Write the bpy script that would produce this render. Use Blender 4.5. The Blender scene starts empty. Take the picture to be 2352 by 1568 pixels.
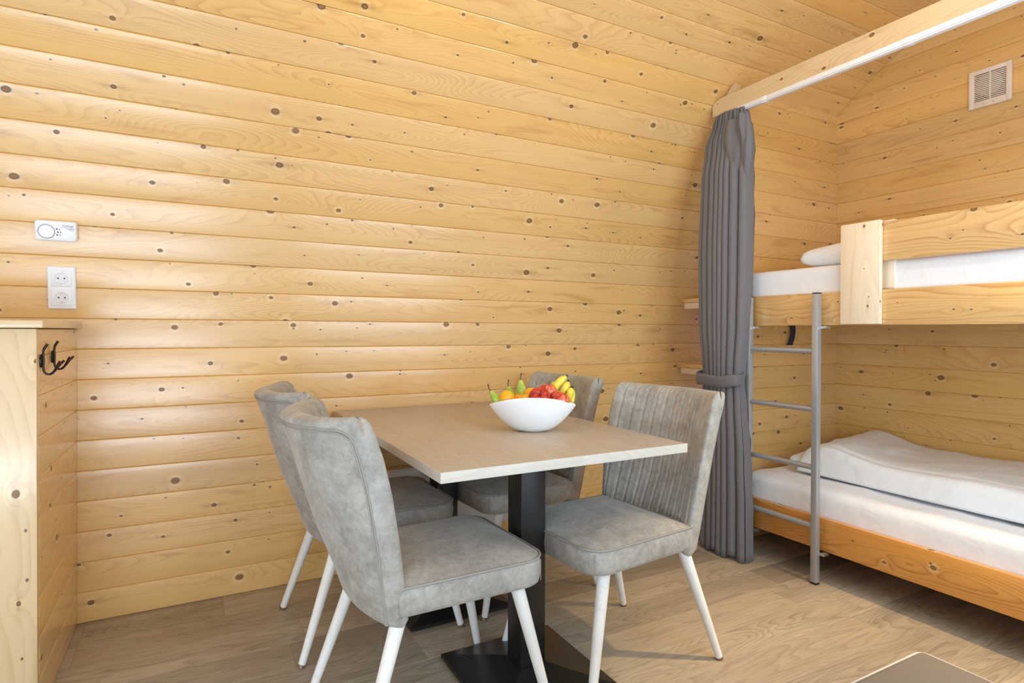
import bpy, bmesh, math, random
from mathutils import Vector, Matrix, noise
random.seed(7)
S = bpy.context.scene
COL = S.collection
PI = math.pi

# ------------------------------------------------------------------ camera
cam = bpy.data.cameras.new('camera')
cam.sensor_width = 36.0
cam.lens = 1350.767 * 36 / 2352
cam.shift_y = -14.93 / 2352
cam.clip_start = 0.02
co = bpy.data.objects.new('camera', cam)
COL.objects.link(co)
yaw, pit, rol = 0.496028, -0.0073550, 0.0032799
fw = Vector((math.sin(yaw) * math.cos(pit), math.cos(yaw) * math.cos(pit), math.sin(pit)))
r0 = Vector((math.cos(yaw), -math.sin(yaw), 0))
u0 = r0.cross(fw)
r1 = math.cos(rol) * r0 + math.sin(rol) * u0
u1 = -math.sin(rol) * r0 + math.cos(rol) * u0
m = Matrix((r1, u1, -fw)).transposed().to_4x4()
m.translation = Vector((0, 0, 1.115))
co.matrix_world = m
S.camera = co

# ------------------------------------------------------------------ world, exposure, lights
S.view_settings.view_transform = 'Standard'
S.view_settings.look = 'None'
S.view_settings.gamma = 1.0
S.view_settings.use_curve_mapping = False
S.view_settings.exposure = -0.05
S.cycles.use_denoising = True
S.cycles.max_bounces = 10
S.cycles.diffuse_bounces = 6
S.cycles.sample_clamp_indirect = 8.0
w = bpy.data.worlds.new('sky')
S.world = w
w.use_nodes = True
w.node_tree.nodes['Background'].inputs[0].default_value = (0.85, 0.92, 1.0, 1)
w.node_tree.nodes['Background'].inputs[1].default_value = 1.0


def area(name, loc, direction, sx, sy, power, col):
    l = bpy.data.lights.new(name, 'AREA')
    l.shape = 'RECTANGLE'
    l.size, l.size_y = sx, sy
    l.energy = power
    l.color = col
    o = bpy.data.objects.new(name, l)
    o.location = loc
    o.rotation_euler = Vector(direction).to_track_quat('-Z', 'Y').to_euler()
    COL.objects.link(o)
    return o


def spot(name, loc, power, col, rad=0.04):
    l = bpy.data.lights.new(name, 'SPOT')
    l.energy = power
    l.color = col
    l.shadow_soft_size = rad
    l.spot_size = math.radians(150)
    l.spot_blend = 0.6
    o = bpy.data.objects.new(name, l)
    o.location = loc
    COL.objects.link(o)
    return o


def bulb(name, loc, power, col, rad=0.05):
    l = bpy.data.lights.new(name, 'POINT')
    l.energy = power
    l.color = col
    l.shadow_soft_size = rad
    o = bpy.data.objects.new(name, l)
    o.location = loc
    COL.objects.link(o)
    return o


DAY = (0.72, 0.87, 1.0)
WARM = (1.0, 0.90, 0.75)
AMBER = (1.0, 0.70, 0.35)
area('daylight_gable_door', (-1.80, 1.15, 1.30), (1, 0.12, 0), 2.0, 1.4, 17, DAY)
area('daylight_side_window_upper', (-0.40, -0.27, 1.05), (0.0, 1, 0), 1.9, 1.7, 15, DAY)
area('daylight_side_window_lower', (-0.62, -0.27, 0.52), (0.08, 1, 0), 1.45, 0.44, 22, DAY)
area('daylight_side_door', (1.62, -0.27, 1.45), (0.1, 1, -0.05), 1.4, 1.1, 35, (0.62, 0.83, 1.0))
bulb('light_ceiling_lamp_a', (0.70, 1.62, 2.46), 5.5, (1.0, 0.95, 0.86))
bulb('light_fill_right', (1.70, 0.85, 2.42), 13, (0.95, 0.97, 1.0))  # added fill, no fixture: brightens end wall and bunks
bulb('light_fill_left', (-0.55, 1.30, 2.46), 2.5, (0.85, 0.93, 1.0))  # added fill, no fixture: brightens the left chair backs from above
bs = spot('light_beam_spot', (2.37, 0.56, 2.18), 175, AMBER)
bs.data.spot_size = math.radians(54)
bs.data.spot_blend = 0.9
bs.rotation_euler = (Vector((1.85, 1.08, 0.0)) - Vector(bs.location)).to_track_quat('-Z', 'Y').to_euler()

# ------------------------------------------------------------------ node helpers


class NT:
    def __init__(self, name):
        self.m = bpy.data.materials.new(name)
        self.m.use_nodes = True
        self.t = self.m.node_tree
        self.b = self.t.nodes['Principled BSDF']
        self.out = self.t.nodes['Material Output']

    def n(self, typ, **kw):
        x = self.t.nodes.new(typ)
        for k, v in kw.items():
            setattr(x, k, v)
        return x

    def put(self, sock, v):
        if isinstance(v, bpy.types.NodeSocket):
            self.t.links.new(v, sock)
        elif isinstance(v, (tuple, list)) and len(v) == 3 and sock.type == 'RGBA':
            sock.default_value = (*v, 1)
        else:
            sock.default_value = v

    def math(self, op, a, b=0.0, c=0.0, clamp=False):
        x = self.n('ShaderNodeMath', operation=op, use_clamp=clamp)
        self.put(x.inputs[0], a)
        self.put(x.inputs[1], b)
        self.put(x.inputs[2], c)
        return x.outputs[0]

    def vmath(self, op, a, b=(0, 0, 0)):
        x = self.n('ShaderNodeVectorMath', operation=op)
        self.put(x.inputs[0], a)
        self.put(x.inputs[1], b)
        return x.outputs['Value'] if op in ('LENGTH', 'DOT_PRODUCT') else x.outputs[0]

    def mix(self, f, a, b, blend='MIX'):
        x = self.n('ShaderNodeMix', data_type='RGBA', blend_type=blend)
        self.put(x.inputs[0], f)
        self.put(x.inputs[6], a)
        self.put(x.inputs[7], b)
        return x.outputs[2]

    def noise(self, vec, scale=1.0, detail=2.0, rough=0.5, dist=0.0):
        x = self.n('ShaderNodeTexNoise')
        self.put(x.inputs['Vector'], vec)
        x.inputs['Scale'].default_value = scale
        x.inputs['Detail'].default_value = detail
        x.inputs['Roughness'].default_value = rough
        x.inputs['Distortion'].default_value = dist
        return x.outputs[0]

    def range(self, v, a, b, c=0.0, d=1.0, smooth=False):
        x = self.n('ShaderNodeMapRange')
        if smooth:
            x.interpolation_type = 'SMOOTHSTEP'
        self.put(x.inputs[0], v)
        for i, q in enumerate((a, b, c, d)):
            self.put(x.inputs[1 + i], q)
        return x.outputs[0]

    def sep(self, v):
        x = self.n('ShaderNodeSeparateXYZ')
        self.put(x.inputs[0], v)
        return x.outputs

    def comb(self, a, b, c=0.0):
        x = self.n('ShaderNodeCombineXYZ')
        self.put(x.inputs[0], a)
        self.put(x.inputs[1], b)
        self.put(x.inputs[2], c)
        return x.outputs[0]

    def bump(self, h, strength, dist=0.01):
        x = self.n('ShaderNodeBump')
        x.inputs['Strength'].default_value = strength
        x.inputs['Distance'].default_value = dist
        self.put(x.inputs['Height'], h)
        self.put(self.b.inputs['Normal'], x.outputs[0])

    def fin(self, col, rough=0.5, spec=0.5, metal=0.0, **kw):
        self.put(self.b.inputs['Base Color'], col)
        self.put(self.b.inputs['Roughness'], rough)
        self.put(self.b.inputs['Specular IOR Level'], spec)
        self.put(self.b.inputs['Metallic'], metal)
        for k, v in kw.items():
            self.put(self.b.inputs[k], v)
        return self.m


def srgb(r, g, b):
    f = lambda c: (c / 255 / 12.92) if c / 255 <= 0.04045 else ((c / 255 + 0.055) / 1.055) ** 2.4
    return (f(r), f(g), f(b))


def pine(name, light, late, knot_n=1.0, rough=0.34, var=0.07, freq=1.35, contrast=0.62, knots=True):
    k = NT(name)
    uv = k.n('ShaderNodeUVMap').outputs[0]
    s = k.sep(uv)
    u, v = s[0], s[1]
    # knots: a few to the metre, each with its own size
    sc = k.comb(k.math('MULTIPLY', u, 4.4), k.math('MULTIPLY', v, 8.0))
    vo = k.n('ShaderNodeTexVoronoi', voronoi_dimensions='2D')
    k.put(vo.inputs['Vector'], sc)
    vo.inputs['Scale'].default_value = 1.0
    vo.inputs['Randomness'].default_value = 1.0
    dv = k.vmath('SUBTRACT', sc, vo.outputs['Position'])
    ds = k.sep(dv)
    wob = k.noise(uv, 60, 1)
    d0 = k.vmath('LENGTH', k.comb(k.math('MULTIPLY', ds[0], 0.78 / 4.4), k.math('DIVIDE', ds[1], 8.0)))
    d = k.math('ADD', d0, k.math('MULTIPLY', k.math('SUBTRACT', wob, 0.5), 0.003))
    cr = k.sep(vo.outputs['Color'])
    big = k.math('POWER', cr[0], 2.2)
    rad = k.math('MULTIPLY', k.math('ADD', 0.0034, k.math('MULTIPLY', big, 0.0095)), k.math('GREATER_THAN', cr[1], 1 - 0.78 * knot_n))
    rad = k.math('ADD', rad, 0.00001)
    q = k.math('DIVIDE', d, rad)
    # growth rings: contours of a stretched field, bent round the knots
    field = k.noise(k.comb(k.math('MULTIPLY', u, 0.75), k.math('MULTIPLY', v, 5.5)), 1.0, 1.2, 0.4, 0.15)
    swirl = k.math('MULTIPLY', k.math('EXPONENT', k.math('MULTIPLY', d, -58.0)), k.math('MULTIPLY', rad, 520.0))
    slope = k.noise(k.comb(k.math('MULTIPLY', u, 0.02), k.math('MULTIPLY', v, 0.9)), 1.0, 0.0)
    ph = k.math('ADD', k.math('MULTIPLY', field, 42.0 * freq), swirl)
    ph = k.math('ADD', ph, k.math('MULTIPLY', k.math('MULTIPLY', v, slope), 95.0 * freq))
    fr = k.math('FRACT', ph)
    ring = k.math('POWER', fr, 2.6)
    ring = k.math('MULTIPLY', ring, k.range(fr, 0.93, 1.0, 1.0, 0.0))
    fine = k.noise(k.comb(k.math('MULTIPLY', u, 6.0), k.math('MULTIPLY', v, 420.0)), 1.0, 2.0, 0.6)
    broad = k.noise(k.comb(k.math('MULTIPLY', u, 1.0), k.math('MULTIPLY', v, 20.0)), 1.0, 3.0, 0.6)
    amt = k.math('MULTIPLY', ring, k.range(broad, 0.3, 0.7, 0.25 * contrast, 0.95 * contrast))
    amt = k.math('ADD', amt, k.math('MULTIPLY', k.math('SUBTRACT', fine, 0.5), 0.30))
    amt = k.math('ADD', amt, k.math('MULTIPLY', k.math('SUBTRACT', broad, 0.5), 0.45), clamp=True)
    col = k.mix(amt, light, late)
    # cloudy darker smears drawn along the grain
    smear = k.noise(k.comb(k.math('MULTIPLY', u, 2.6), k.math('MULTIPLY', v, 17.0)), 1.0, 3.0, 0.6, 0.5)
    col = k.mix(k.range(smear, 0.55, 0.80, 0.0, 0.55, True), col, late)
    # each board its own tone
    oi = k.n('ShaderNodeObjectInfo').outputs['Random']
    hs = k.n('ShaderNodeHueSaturation')
    k.put(hs.inputs['Color'], col)
    k.put(hs.inputs['Value'], k.range(oi, 0, 1, 1 - var, 1 + var * 0.6))
    k.put(hs.inputs['Saturation'], k.range(k.math('FRACT', k.math('MULTIPLY', oi, 7.13)), 0, 1, 1 - var * 0.8, 1 + var * 0.8))
    col = hs.outputs[0]
    gloss = 0.9
    if knots:
        has = k.math('GREATER_THAN', rad, 0.0005)
        # darker grain drawn out along the board on both sides of a knot, pale halo above and below it
        tu = k.math('DIVIDE', k.math('ABSOLUTE', ds[0]), k.math('MULTIPLY', rad, 4.4 * 4.5))
        tw = k.math('DIVIDE', k.math('MULTIPLY', ds[1], ds[1]), k.math('MULTIPLY', k.math('MULTIPLY', rad, rad), 64.0 * 1.3))
        raw = k.math('EXPONENT', k.math('MULTIPLY', k.math('ADD', tu, tw), -1.0))
        tail = k.math('MULTIPLY', raw, k.math('MULTIPLY', k.range(cr[2], 0.0, 1.0, 0.15, 1.0), has))
        tail = k.math('MULTIPLY', tail, k.range(k.noise(k.comb(k.math('MULTIPLY', u, 30.0), k.math('MULTIPLY', v, 220.0)), 1.0, 2), 0.3, 0.7, 0.4, 1.2))
        halo = k.math('MULTIPLY', k.range(q, 1.0, 2.6, 0.85, 0.0, True), has)
        halo = k.math('MULTIPLY', halo, k.math('SUBTRACT', 1.0, k.math('MULTIPLY', raw, 0.8)))
        col = k.mix(halo, col, srgb(244, 214, 162))
        col = k.mix(tail, col, k.mix(0.6, late, srgb(128, 84, 46)))
        rim = k.range(k.math('ABSOLUTE', k.math('SUBTRACT', q, 0.88)), 0.0, 0.30, 0.95, 0.0, True)
        core = k.range(q, 0.65, 1.15, 1.0, 0.0, True)
        gloss = k.range(core, 0.0, 1.0, 0.9, 0.05)
        kring = k.noise(k.comb(k.math('MULTIPLY', q, 3.0), 0.0), 2.0, 1)
        kc = k.mix(kring, srgb(112, 74, 36), srgb(158, 112, 60))
        col = k.mix(k.math('MULTIPLY', core, 0.92), col, kc)
        col = k.mix(k.math('MULTIPLY', rim, k.range(cr[2], 0, 1, 0.35, 1.0)), col, srgb(52, 30, 14))
        # pin knots
        sc2 = k.comb(k.math('MULTIPLY', u, 6.1), k.math('MULTIPLY', v, 7.3))
        v2 = k.n('ShaderNodeTexVoronoi', voronoi_dimensions='2D')
        k.put(v2.inputs['Vector'], sc2)
        v2.inputs['Scale'].default_value = 1.0
        e = k.sep(k.vmath('SUBTRACT', sc2, v2.outputs['Position']))
        d2 = k.vmath('LENGTH', k.comb(k.math('MULTIPLY', e[0], 0.7 / 6.1), k.math('DIVIDE', e[1], 7.3)))
        c2 = k.sep(v2.outputs['Color'])
        r2 = k.math('MULTIPLY', k.math('ADD', 0.0012, k.math('MULTIPLY', c2[0], 0.0022)), k.math('GREATER_THAN', c2[1], 1 - 0.42 * knot_n))
        pm = k.range(k.math('SUBTRACT', d2, r2), 0.0, 0.0012, 0.8, 0.0)
        col = k.mix(k.math('MULTIPLY', pm, k.math('GREATER_THAN', r2, 0.0003)), col, srgb(66, 40, 20))
    wavy = k.noise(k.comb(k.math('MULTIPLY', u, 3.0), k.math('MULTIPLY', v, 26.0)), 1.0, 2.0, 0.5)
    hgt = k.math('ADD', k.math('MULTIPLY', ring, -0.12), k.math('ADD', k.math('MULTIPLY', fine, 0.25), k.math('MULTIPLY', wavy, 1.6)))
    k.bump(hgt, 0.25, 0.0016)
    return k.fin(col, k.range(fine, 0.2, 0.8, rough + 0.02, rough + 0.14), 0.4, 0.0, **{'Coat Weight': gloss, 'Coat Roughness': rough - 0.13, 'Coat IOR': 1.55})


def oak_floor(name, light, dark, mid, var=0.2, rough=0.42):
    k = NT(name)
    uv = k.n('ShaderNodeUVMap').outputs[0]
    s = k.sep(uv)
    u, v = s[0], s[1]
    field = k.noise(k.comb(k.math('MULTIPLY', u, 1.1), k.math('MULTIPLY', v, 6.5)), 1.0, 1.5, 0.45, 0.2)
    fr = k.math('FRACT', k.math('ADD', k.math('MULTIPLY', field, 26.0), k.math('MULTIPLY', v, 30.0)))
    ring = k.math('MULTIPLY', k.math('POWER', fr, 2.2), k.range(fr, 0.9, 1.0, 1.0, 0.0))
    pore = k.noise(k.comb(k.math('MULTIPLY', u, 9.0), k.math('MULTIPLY', v, 300.0)), 1.0, 3.0, 0.65)
    broad = k.noise(k.comb(k.math('MULTIPLY', u, 2.0), k.math('MULTIPLY', v, 16.0)), 1.0, 3.0, 0.6)
    a = k.math('ADD', k.math('MULTIPLY', ring, 0.38), k.math('MULTIPLY', k.math('SUBTRACT', pore, 0.5), 1.1))
    a = k.math('ADD', a, k.math('MULTIPLY', k.math('SUBTRACT', broad, 0.35), 0.9), clamp=True)
    col = k.mix(a, light, dark)
    oi = k.n('ShaderNodeObjectInfo').outputs['Random']
    col = k.mix(k.range(oi, 0, 1, 0.0, 0.55), col, mid)
    hs = k.n('ShaderNodeHueSaturation')
    k.put(hs.inputs['Color'], col)
    k.put(hs.inputs['Value'], k.range(k.math('FRACT', k.math('MULTIPLY', oi, 5.7)), 0, 1, 1 - var, 1 + var * 0.5))
    k.bump(pore, 0.08, 0.002)
    return k.fin(hs.outputs[0], k.range(pore, 0, 1, rough - 0.06, rough + 0.1), 0.4)


def plain(name, col, rough=0.5, spec=0.5, metal=0.0, mott=0.0, scale=20, bump=0.0, bscale=200, **kw):
    k = NT(name)
    oc = k.n('ShaderNodeTexCoord').outputs['Object']
    c = col
    if mott:
        nn = k.noise(oc, scale, 4, 0.6)
        c = k.mix(nn, tuple(x * (1 - mott) for x in col), tuple(min(1, x * (1 + mott)) for x in col))
    if bump:
        k.bump(k.noise(oc, bscale, 3), bump, 0.003)
    return k.fin(c, rough, spec, metal, **kw)


def suede(name):
    k = NT(name)
    oc = k.n('ShaderNodeTexCoord').outputs['Object']
    n1 = k.noise(oc, 11, 6, 0.66, 0.4)
    n2 = k.noise(oc, 60, 4, 0.65, 0.3)
    f = k.math('ADD', k.math('MULTIPLY', n1, 0.62), k.math('MULTIPLY', n2, 0.38))
    c = k.mix(k.range(f, 0.36, 0.64, 0, 1), srgb(136, 131, 123), srgb(178, 174, 167))
    cr = k.noise(oc, 14, 2, 0.5, 2.5)
    crease = k.range(k.math('ABSOLUTE', k.math('SUBTRACT', cr, 0.5)), 0.0, 0.02, 1.0, 0.0)
    k.bump(k.math('ADD', k.math('MULTIPLY', n2, 0.6), k.math('MULTIPLY', crease, -0.15)), 0.25, 0.004)
    return k.fin(c, k.range(f, 0.3, 0.7, 0.62, 0.48), 0.35, 0.0, **{'Sheen Weight': 0.25, 'Sheen Roughness': 0.4})


def cloth(name, col, bump=0.3, rough=0.85, weave=False):
    k = NT(name)
    oc = k.n('ShaderNodeTexCoord').outputs['Object']
    n1 = k.noise(oc, 7, 3, 0.55, 0.8)
    n2 = k.noise(oc, 240, 2, 0.6)
    h = k.math('ADD', n1, k.math('MULTIPLY', n2, 0.06))
    k.bump(h, bump, 0.02)
    c = col
    if weave:
        st = k.sep(oc)
        fine = k.noise(k.comb(k.math('MULTIPLY', st[0], 500), k.math('MULTIPLY', st[1], 500), k.math('MULTIPLY', st[2], 18)), 1.0, 2)
        c = k.mix(fine, tuple(x * 0.86 for x in col), tuple(min(1, x * 1.14) for x in col))
    return k.fin(c, rough, 0.2, 0.0, **{'Sheen Weight': 0.15})


PINE = pine('pine_lacquered', srgb(232, 189, 121), srgb(190, 132, 70))
PINE_END = pine('pine_orange_lacquered', srgb(229, 185, 115), srgb(188, 130, 66), freq=0.8)
PINE_BED = pine('pine_bed_board', srgb(232, 190, 126), srgb(190, 132, 68), knot_n=0.75, freq=0.8, contrast=1.1)
PINE_LOW = pine('pine_bed_board_amber', srgb(216, 156, 84), srgb(166, 98, 40), knot_n=0.8, freq=0.8, contrast=1.1)
PINE_PALE = pine('pine_raw_pale', srgb(240, 222, 194), srgb(220, 192, 156), knot_n=1.5, freq=0.6, rough=0.6)
PINE_CAB = pine('pine_cabinet', srgb(224, 196, 152), srgb(192, 148, 98), knot_n=0.7, freq=0.55)
OAKF = oak_floor('vinyl_oak_floor', srgb(196, 182, 160), srgb(98, 84, 67), srgb(154, 140, 121), 0.28)
OAKT = oak_floor('oak_tabletop', srgb(200, 188, 172), srgb(140, 126, 108), srgb(176, 162, 146), 0.02, 0.35)
OAKE = oak_floor('oak_table_edge_pale', srgb(212, 206, 195), srgb(182, 174, 160), srgb(202, 194, 182), 0.02, 0.5)
WASH = oak_floor('whitewashed_wood', srgb(238, 236, 232), srgb(212, 208, 200), srgb(230, 228, 222), 0.02, 0.5)
SUEDE = suede('grey_suede')
SEAM = plain('grey_suede_welt', srgb(150, 145, 137), 0.5, 0.3, mott=0.15)
BLACK = plain('black_powder_coat', srgb(30, 29, 29), 0.34, 0.5, mott=0.2, scale=60, bump=0.04, bscale=400)
BLACKP = plain('black_plastic', srgb(22, 22, 22), 0.5)
GREYM = plain('grey_powder_coat', srgb(176, 178, 182), 0.30, 0.5, 0.45)
IRON = plain('dark_bronze_iron', srgb(48, 38, 30), 0.28, 0.6, 0.6)
WHITEP = plain('white_plastic', srgb(240, 243, 248), 0.35, 0.5)
WHITEB = plain('white_ceramic', srgb(238, 240, 242), 0.45, 0.4, mott=0.02)
WHITEM = plain('white_enamel', srgb(232, 234, 238), 0.4)
CREAM = plain('cream_plastic', srgb(236, 220, 204), 0.45)
FANGREY = plain('grey_green_fan', srgb(150, 158, 140), 0.6, mott=0.3, scale=30)
STEEL = plain('bright_steel', srgb(210, 212, 214), 0.3, 0.5, 0.9)
CHROME = plain('brass_foot', srgb(150, 132, 110), 0.35, 0.5, 0.7)
TRACKG = plain('track_groove_grey', srgb(170, 172, 176), 0.5)
TEXTG = plain('grey_print', srgb(120, 124, 130), 0.6)
DOTD = plain('dark_hole', srgb(40, 34, 30), 0.6)
SHEET = cloth('white_bed_linen', srgb(238, 239, 242), 0.28)
DUVETM = cloth('white_duvet_linen', srgb(238, 239, 240), 0.45)
CURT = cloth('grey_curtain', srgb(116, 113, 116), 0.05, 0.7, True)
TIEM = cloth('grey_curtain_satin', srgb(112, 110, 114), 0.12, 0.55)
STRAPM = plain('navy_webbing', srgb(44, 46, 66), 0.7)
LEATH = plain('taupe_leather', srgb(126, 116, 104), 0.42, 0.4, mott=0.05, scale=40, bump=0.05, bscale=260)
LEATHS = plain('taupe_leather_welt', srgb(196, 186, 170), 0.42)
GLASS = NT('clear_glass').fin((1, 1, 1), 0.0, 0.5, 0.0, **{'Transmission Weight': 1.0})

# ------------------------------------------------------------------ mesh helpers


def finish(name, bm, mat, parent=None, smooth=None, loc=None):
    me = bpy.data.meshes.new(name)
    bmesh.ops.recalc_face_normals(bm, faces=bm.faces[:])
    bm.to_mesh(me)
    bm.free()
    return link(name, me, mat, parent, smooth, loc)


def link(name, me, mat, parent=None, smooth=None, loc=None):
    if mat:
        for mm in (mat if isinstance(mat, (list, tuple)) else [mat]):
            me.materials.append(mm)
    if smooth is not None:
        for p in me.polygons:
            p.use_smooth = True
        if smooth < 179:
            me.set_sharp_from_angle(angle=math.radians(smooth))
    o = bpy.data.objects.new(name, me)
    COL.objects.link(o)
    if parent:
        o.parent = parent
    if loc:
        o.location = loc
    return o


def empty(name, loc=(0, 0, 0), rz=0.0, label=None, cat=None, group=None, kind=None):
    o = bpy.data.objects.new(name, None)
    o.empty_display_size = 0.1
    COL.objects.link(o)
    o.location = loc
    o.rotation_euler = (0, 0, rz)
    return tag(o, label, cat, group, kind)


def tag(o, label=None, cat=None, group=None, kind=None):
    for k_, v_ in (('label', label), ('category', cat), ('group', group), ('kind', kind)):
        if v_:
            o[k_] = v_
    return o


def bm_box(bm, x0, x1, y0, y1, z0, z1, bev=0.0, seg=2, along=0):
    """box with planar UVs in metres; 'along' is the axis the grain runs on"""
    t = bmesh.new()
    vs = [t.verts.new((x, y, z)) for x in (x0, x1) for y in (y0, y1) for z in (z0, z1)]
    for f in ((0, 1, 3, 2), (4, 6, 7, 5), (0, 4, 5, 1), (2, 3, 7, 6), (0, 2, 6, 4), (1, 5, 7, 3)):
        t.faces.new([vs[i] for i in f])
    bmesh.ops.recalc_face_normals(t, faces=t.faces[:])
    if bev > 0:
        bmesh.ops.bevel(t, geom=t.edges[:], offset=bev, segments=seg, profile=0.5, affect='EDGES')
    uvl = t.loops.layers.uv.new('UVMap')
    off = random.uniform(0, 60)
    offv = 0.0
    oth = [a for a in (0, 1, 2) if a != along]
    for f in t.faces:
        nrm = f.normal
        ax = max(range(3), key=lambda i: abs(nrm[i]))
        for l in f.loops:
            c = l.vert.co
            if ax == along:
                l[uvl].uv = (c[oth[0]] * 0.3 + off, c[oth[1]] + offv)
            else:
                v_ax = [a for a in oth if a != ax][0]
                l[uvl].uv = (c[along] + off, c[v_ax] + offv + ax * 3)
    me = bpy.data.meshes.new('tmp')
    t.to_mesh(me)
    t.free()
    bm.from_mesh(me)
    bpy.data.meshes.remove(me)


def box(name, x0, x1, y0, y1, z0, z1, mat, parent=None, bev=0.002, along=0, seg=2):
    bm = bmesh.new()
    bm_box(bm, x0, x1, y0, y1, z0, z1, bev, seg, along)
    return finish(name, bm, mat, parent, 40)


def bm_tube(bm, pts, rad, sides=10, closed=False, caps=True):
    pts = [Vector(p) for p in pts]
    n = len(pts)
    rads = rad if isinstance(rad, (list, tuple)) else [rad] * n
    rings = []
    ref = Vector((0, 0, 1))
    t0 = (pts[1] - pts[0]).normalized()
    if abs(t0.dot(ref)) > 0.9:
        ref = Vector((1, 0, 0))
    nn = (ref - t0 * ref.dot(t0)).normalized()
    for i in range(n):
        a = pts[i - 1] if (i > 0 or closed) else pts[i]
        b = pts[(i + 1) % n] if (i < n - 1 or closed) else pts[i]
        t = (b - a).normalized()
        nn = (nn - t * nn.dot(t)).normalized()
        bb = t.cross(nn)
        rings.append([bm.verts.new(pts[i] + rads[i] * (math.cos(2 * PI * k / sides) * nn + math.sin(2 * PI * k / sides) * bb)) for k in range(sides)])
    for i in range(n if closed else n - 1):
        A, B = rings[i], rings[(i + 1) % n]
        for k in range(sides):
            bm.faces.new((A[k], A[(k + 1) % sides], B[(k + 1) % sides], B[k]))
    if caps and not closed:
        bm.faces.new(rings[0][::-1])
        bm.faces.new(rings[-1])


def tube(name, pts, rad, mat, parent=None, sides=10, closed=False, smooth=50):
    bm = bmesh.new()
    bm_tube(bm, pts, rad, sides, closed)
    return finish(name, bm, mat, parent, smooth)


def bm_loops(bm, loops, cap0=True, cap1=True):
    rs = [[bm.verts.new(p) for p in L] for L in loops]
    n = len(rs[0])
    for A, B in zip(rs, rs[1:]):
        for k in range(n):
            bm.faces.new((A[k], A[(k + 1) % n], B[(k + 1) % n], B[k]))
    if cap0:
        bm.faces.new(rs[0][::-1])
    if cap1:
        bm.faces.new(rs[-1])
    return rs


def lathe(bm, prof, sides=28, mat=None):
    """prof: list of (r, z)"""
    M = mat or Matrix.Identity(4)
    loops = []
    for r, z in prof:
        loops.append([M @ Vector((max(r, 1e-4) * math.cos(2 * PI * k / sides), max(r, 1e-4) * math.sin(2 * PI * k / sides), z)) for k in range(sides)])
    bm_loops(bm, loops)


def catmull(pts, n):
    P = [Vector(p) for p in pts]
    P = [2 * P[0] - P[1]] + P + [2 * P[-1] - P[-2]]
    out = []
    segs = len(P) - 3
    for i in range(n):
        t = i / (n - 1) * segs
        k = min(int(t), segs - 1)
        f = t - k
        a, b, c, d = P[k:k + 4]
        out.append(0.5 * ((2 * b) + (c - a) * f + (2 * a - 5 * b + 4 * c - d) * f * f + (3 * b - a - 3 * c + d) * f ** 3))
    return out


PROF = [(0.0, -0.0036), (0.011, -0.0012), (0.024, 0.0), (0.10, 0.0006), (0.20, 0.0010), (0.33, 0.0013), (0.5, 0.0014), (0.67, 0.0013), (0.80, 0.0010), (0.90, 0.0006), (0.97, 0.0), (0.989, -0.0012), (1.0, -0.0036)]


def plank(name, P0, P1, Q0, Q1, nrm, mat, parent, thick=0.014, prof=PROF, jit=0.0):
    """a matchboard plank: bottom edge P0->P1, top edge Q0->Q1, chamfered long edges, face bowed a hair"""
    P0, P1, Q0, Q1 = (Vector(p) for p in (P0, P1, Q0, Q1))
    nrm = Vector(nrm).normalized()
    wdt = (Q0 - P0).length
    L = max((P1 - P0).length, (Q1 - Q0).length)
    ax = (P1 - P0).normalized()
    off = random.uniform(0, 200)
    offv = 0.0
    dj = random.uniform(-jit, jit)
    bm = bmesh.new()
    uvl = bm.loops.layers.uv.new('UVMap')
    A, B = [], []
    for f, dz in prof:
        for lst, p, q in ((A, P0, Q0), (B, P1, Q1)):
            lst.append(bm.verts.new(p.lerp(q, f) + nrm * (dz + dj)))
    bk = [bm.verts.new(p - nrm * thick) for p in (P0, Q0, Q1, P1)]
    uvc = {}
    for lst in (A, B):
        for (f, dz), vv in zip(prof, lst):
            uvc[vv] = ((vv.co - P0).dot(ax) + off, f * wdt + offv)
    for vv in bk:
        uvc[vv] = ((vv.co - P0).dot(ax) + off, offv)
    for i in range(len(prof) - 1):
        bm.faces.new((A[i], B[i], B[i + 1], A[i + 1]))
    bm.faces.new((bk[0], bk[1], bk[2], bk[3]))
    bm.faces.new((A[0], bk[0], bk[3], B[0]))
    bm.faces.new((A[-1], B[-1], bk[2], bk[1]))
    bm.faces.new(A[::-1] + [bk[0], bk[1]][::1] if False else [bk[0]] + A + [bk[1]])
    bm.faces.new([bk[2]] + B[::-1] + [bk[3]])
    for f in bm.faces:
        for l in f.loops:
            l[uvl].uv = uvc[l.vert]
    return finish(name, bm, mat, parent, 14)


# ------------------------------------------------------------------ setting: barrel-vaulted cabin
XL, XE, YB, YA = -1.88, 3.386, 2.728, 2.175
prof = [(2.728, 0.0), (2.728, 0.1155), (2.728, 0.231), (2.728, 0.3465), (2.728, 0.462), (2.728, 0.5775), (2.728, 0.693), (2.728, 0.8085), (2.728, 0.924),
        (2.726, 1.040), (2.720, 1.155), (2.709, 1.270), (2.692, 1.384), (2.668, 1.497), (2.638, 1.609), (2.601, 1.718), (2.558, 1.825), (2.509, 1.930),
        (2.455, 2.031), (2.395, 2.130), (2.330, 2.225), (2.257, 2.315), (2.177, 2.398), (2.090, 2.473), (1.995, 2.539)]
N_WALL = 19
ang = math.atan2(2.539 - 2.473, 2.090 - 1.995)
yy, zz = prof[-1]
YC = None
while ang > 0.0:
    yy -= 0.1155 * math.cos(ang - 0.038)
    zz += 0.1155 * math.sin(max(ang - 0.038, 0))
    ang -= 0.077
    prof.append((yy, zz))
YC = prof[-1][0]
mirror = [(2 * YC - y, z) for y, z in prof[::-1]][1:]
full = prof + mirror
YF = 2 * YC - YB


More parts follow.
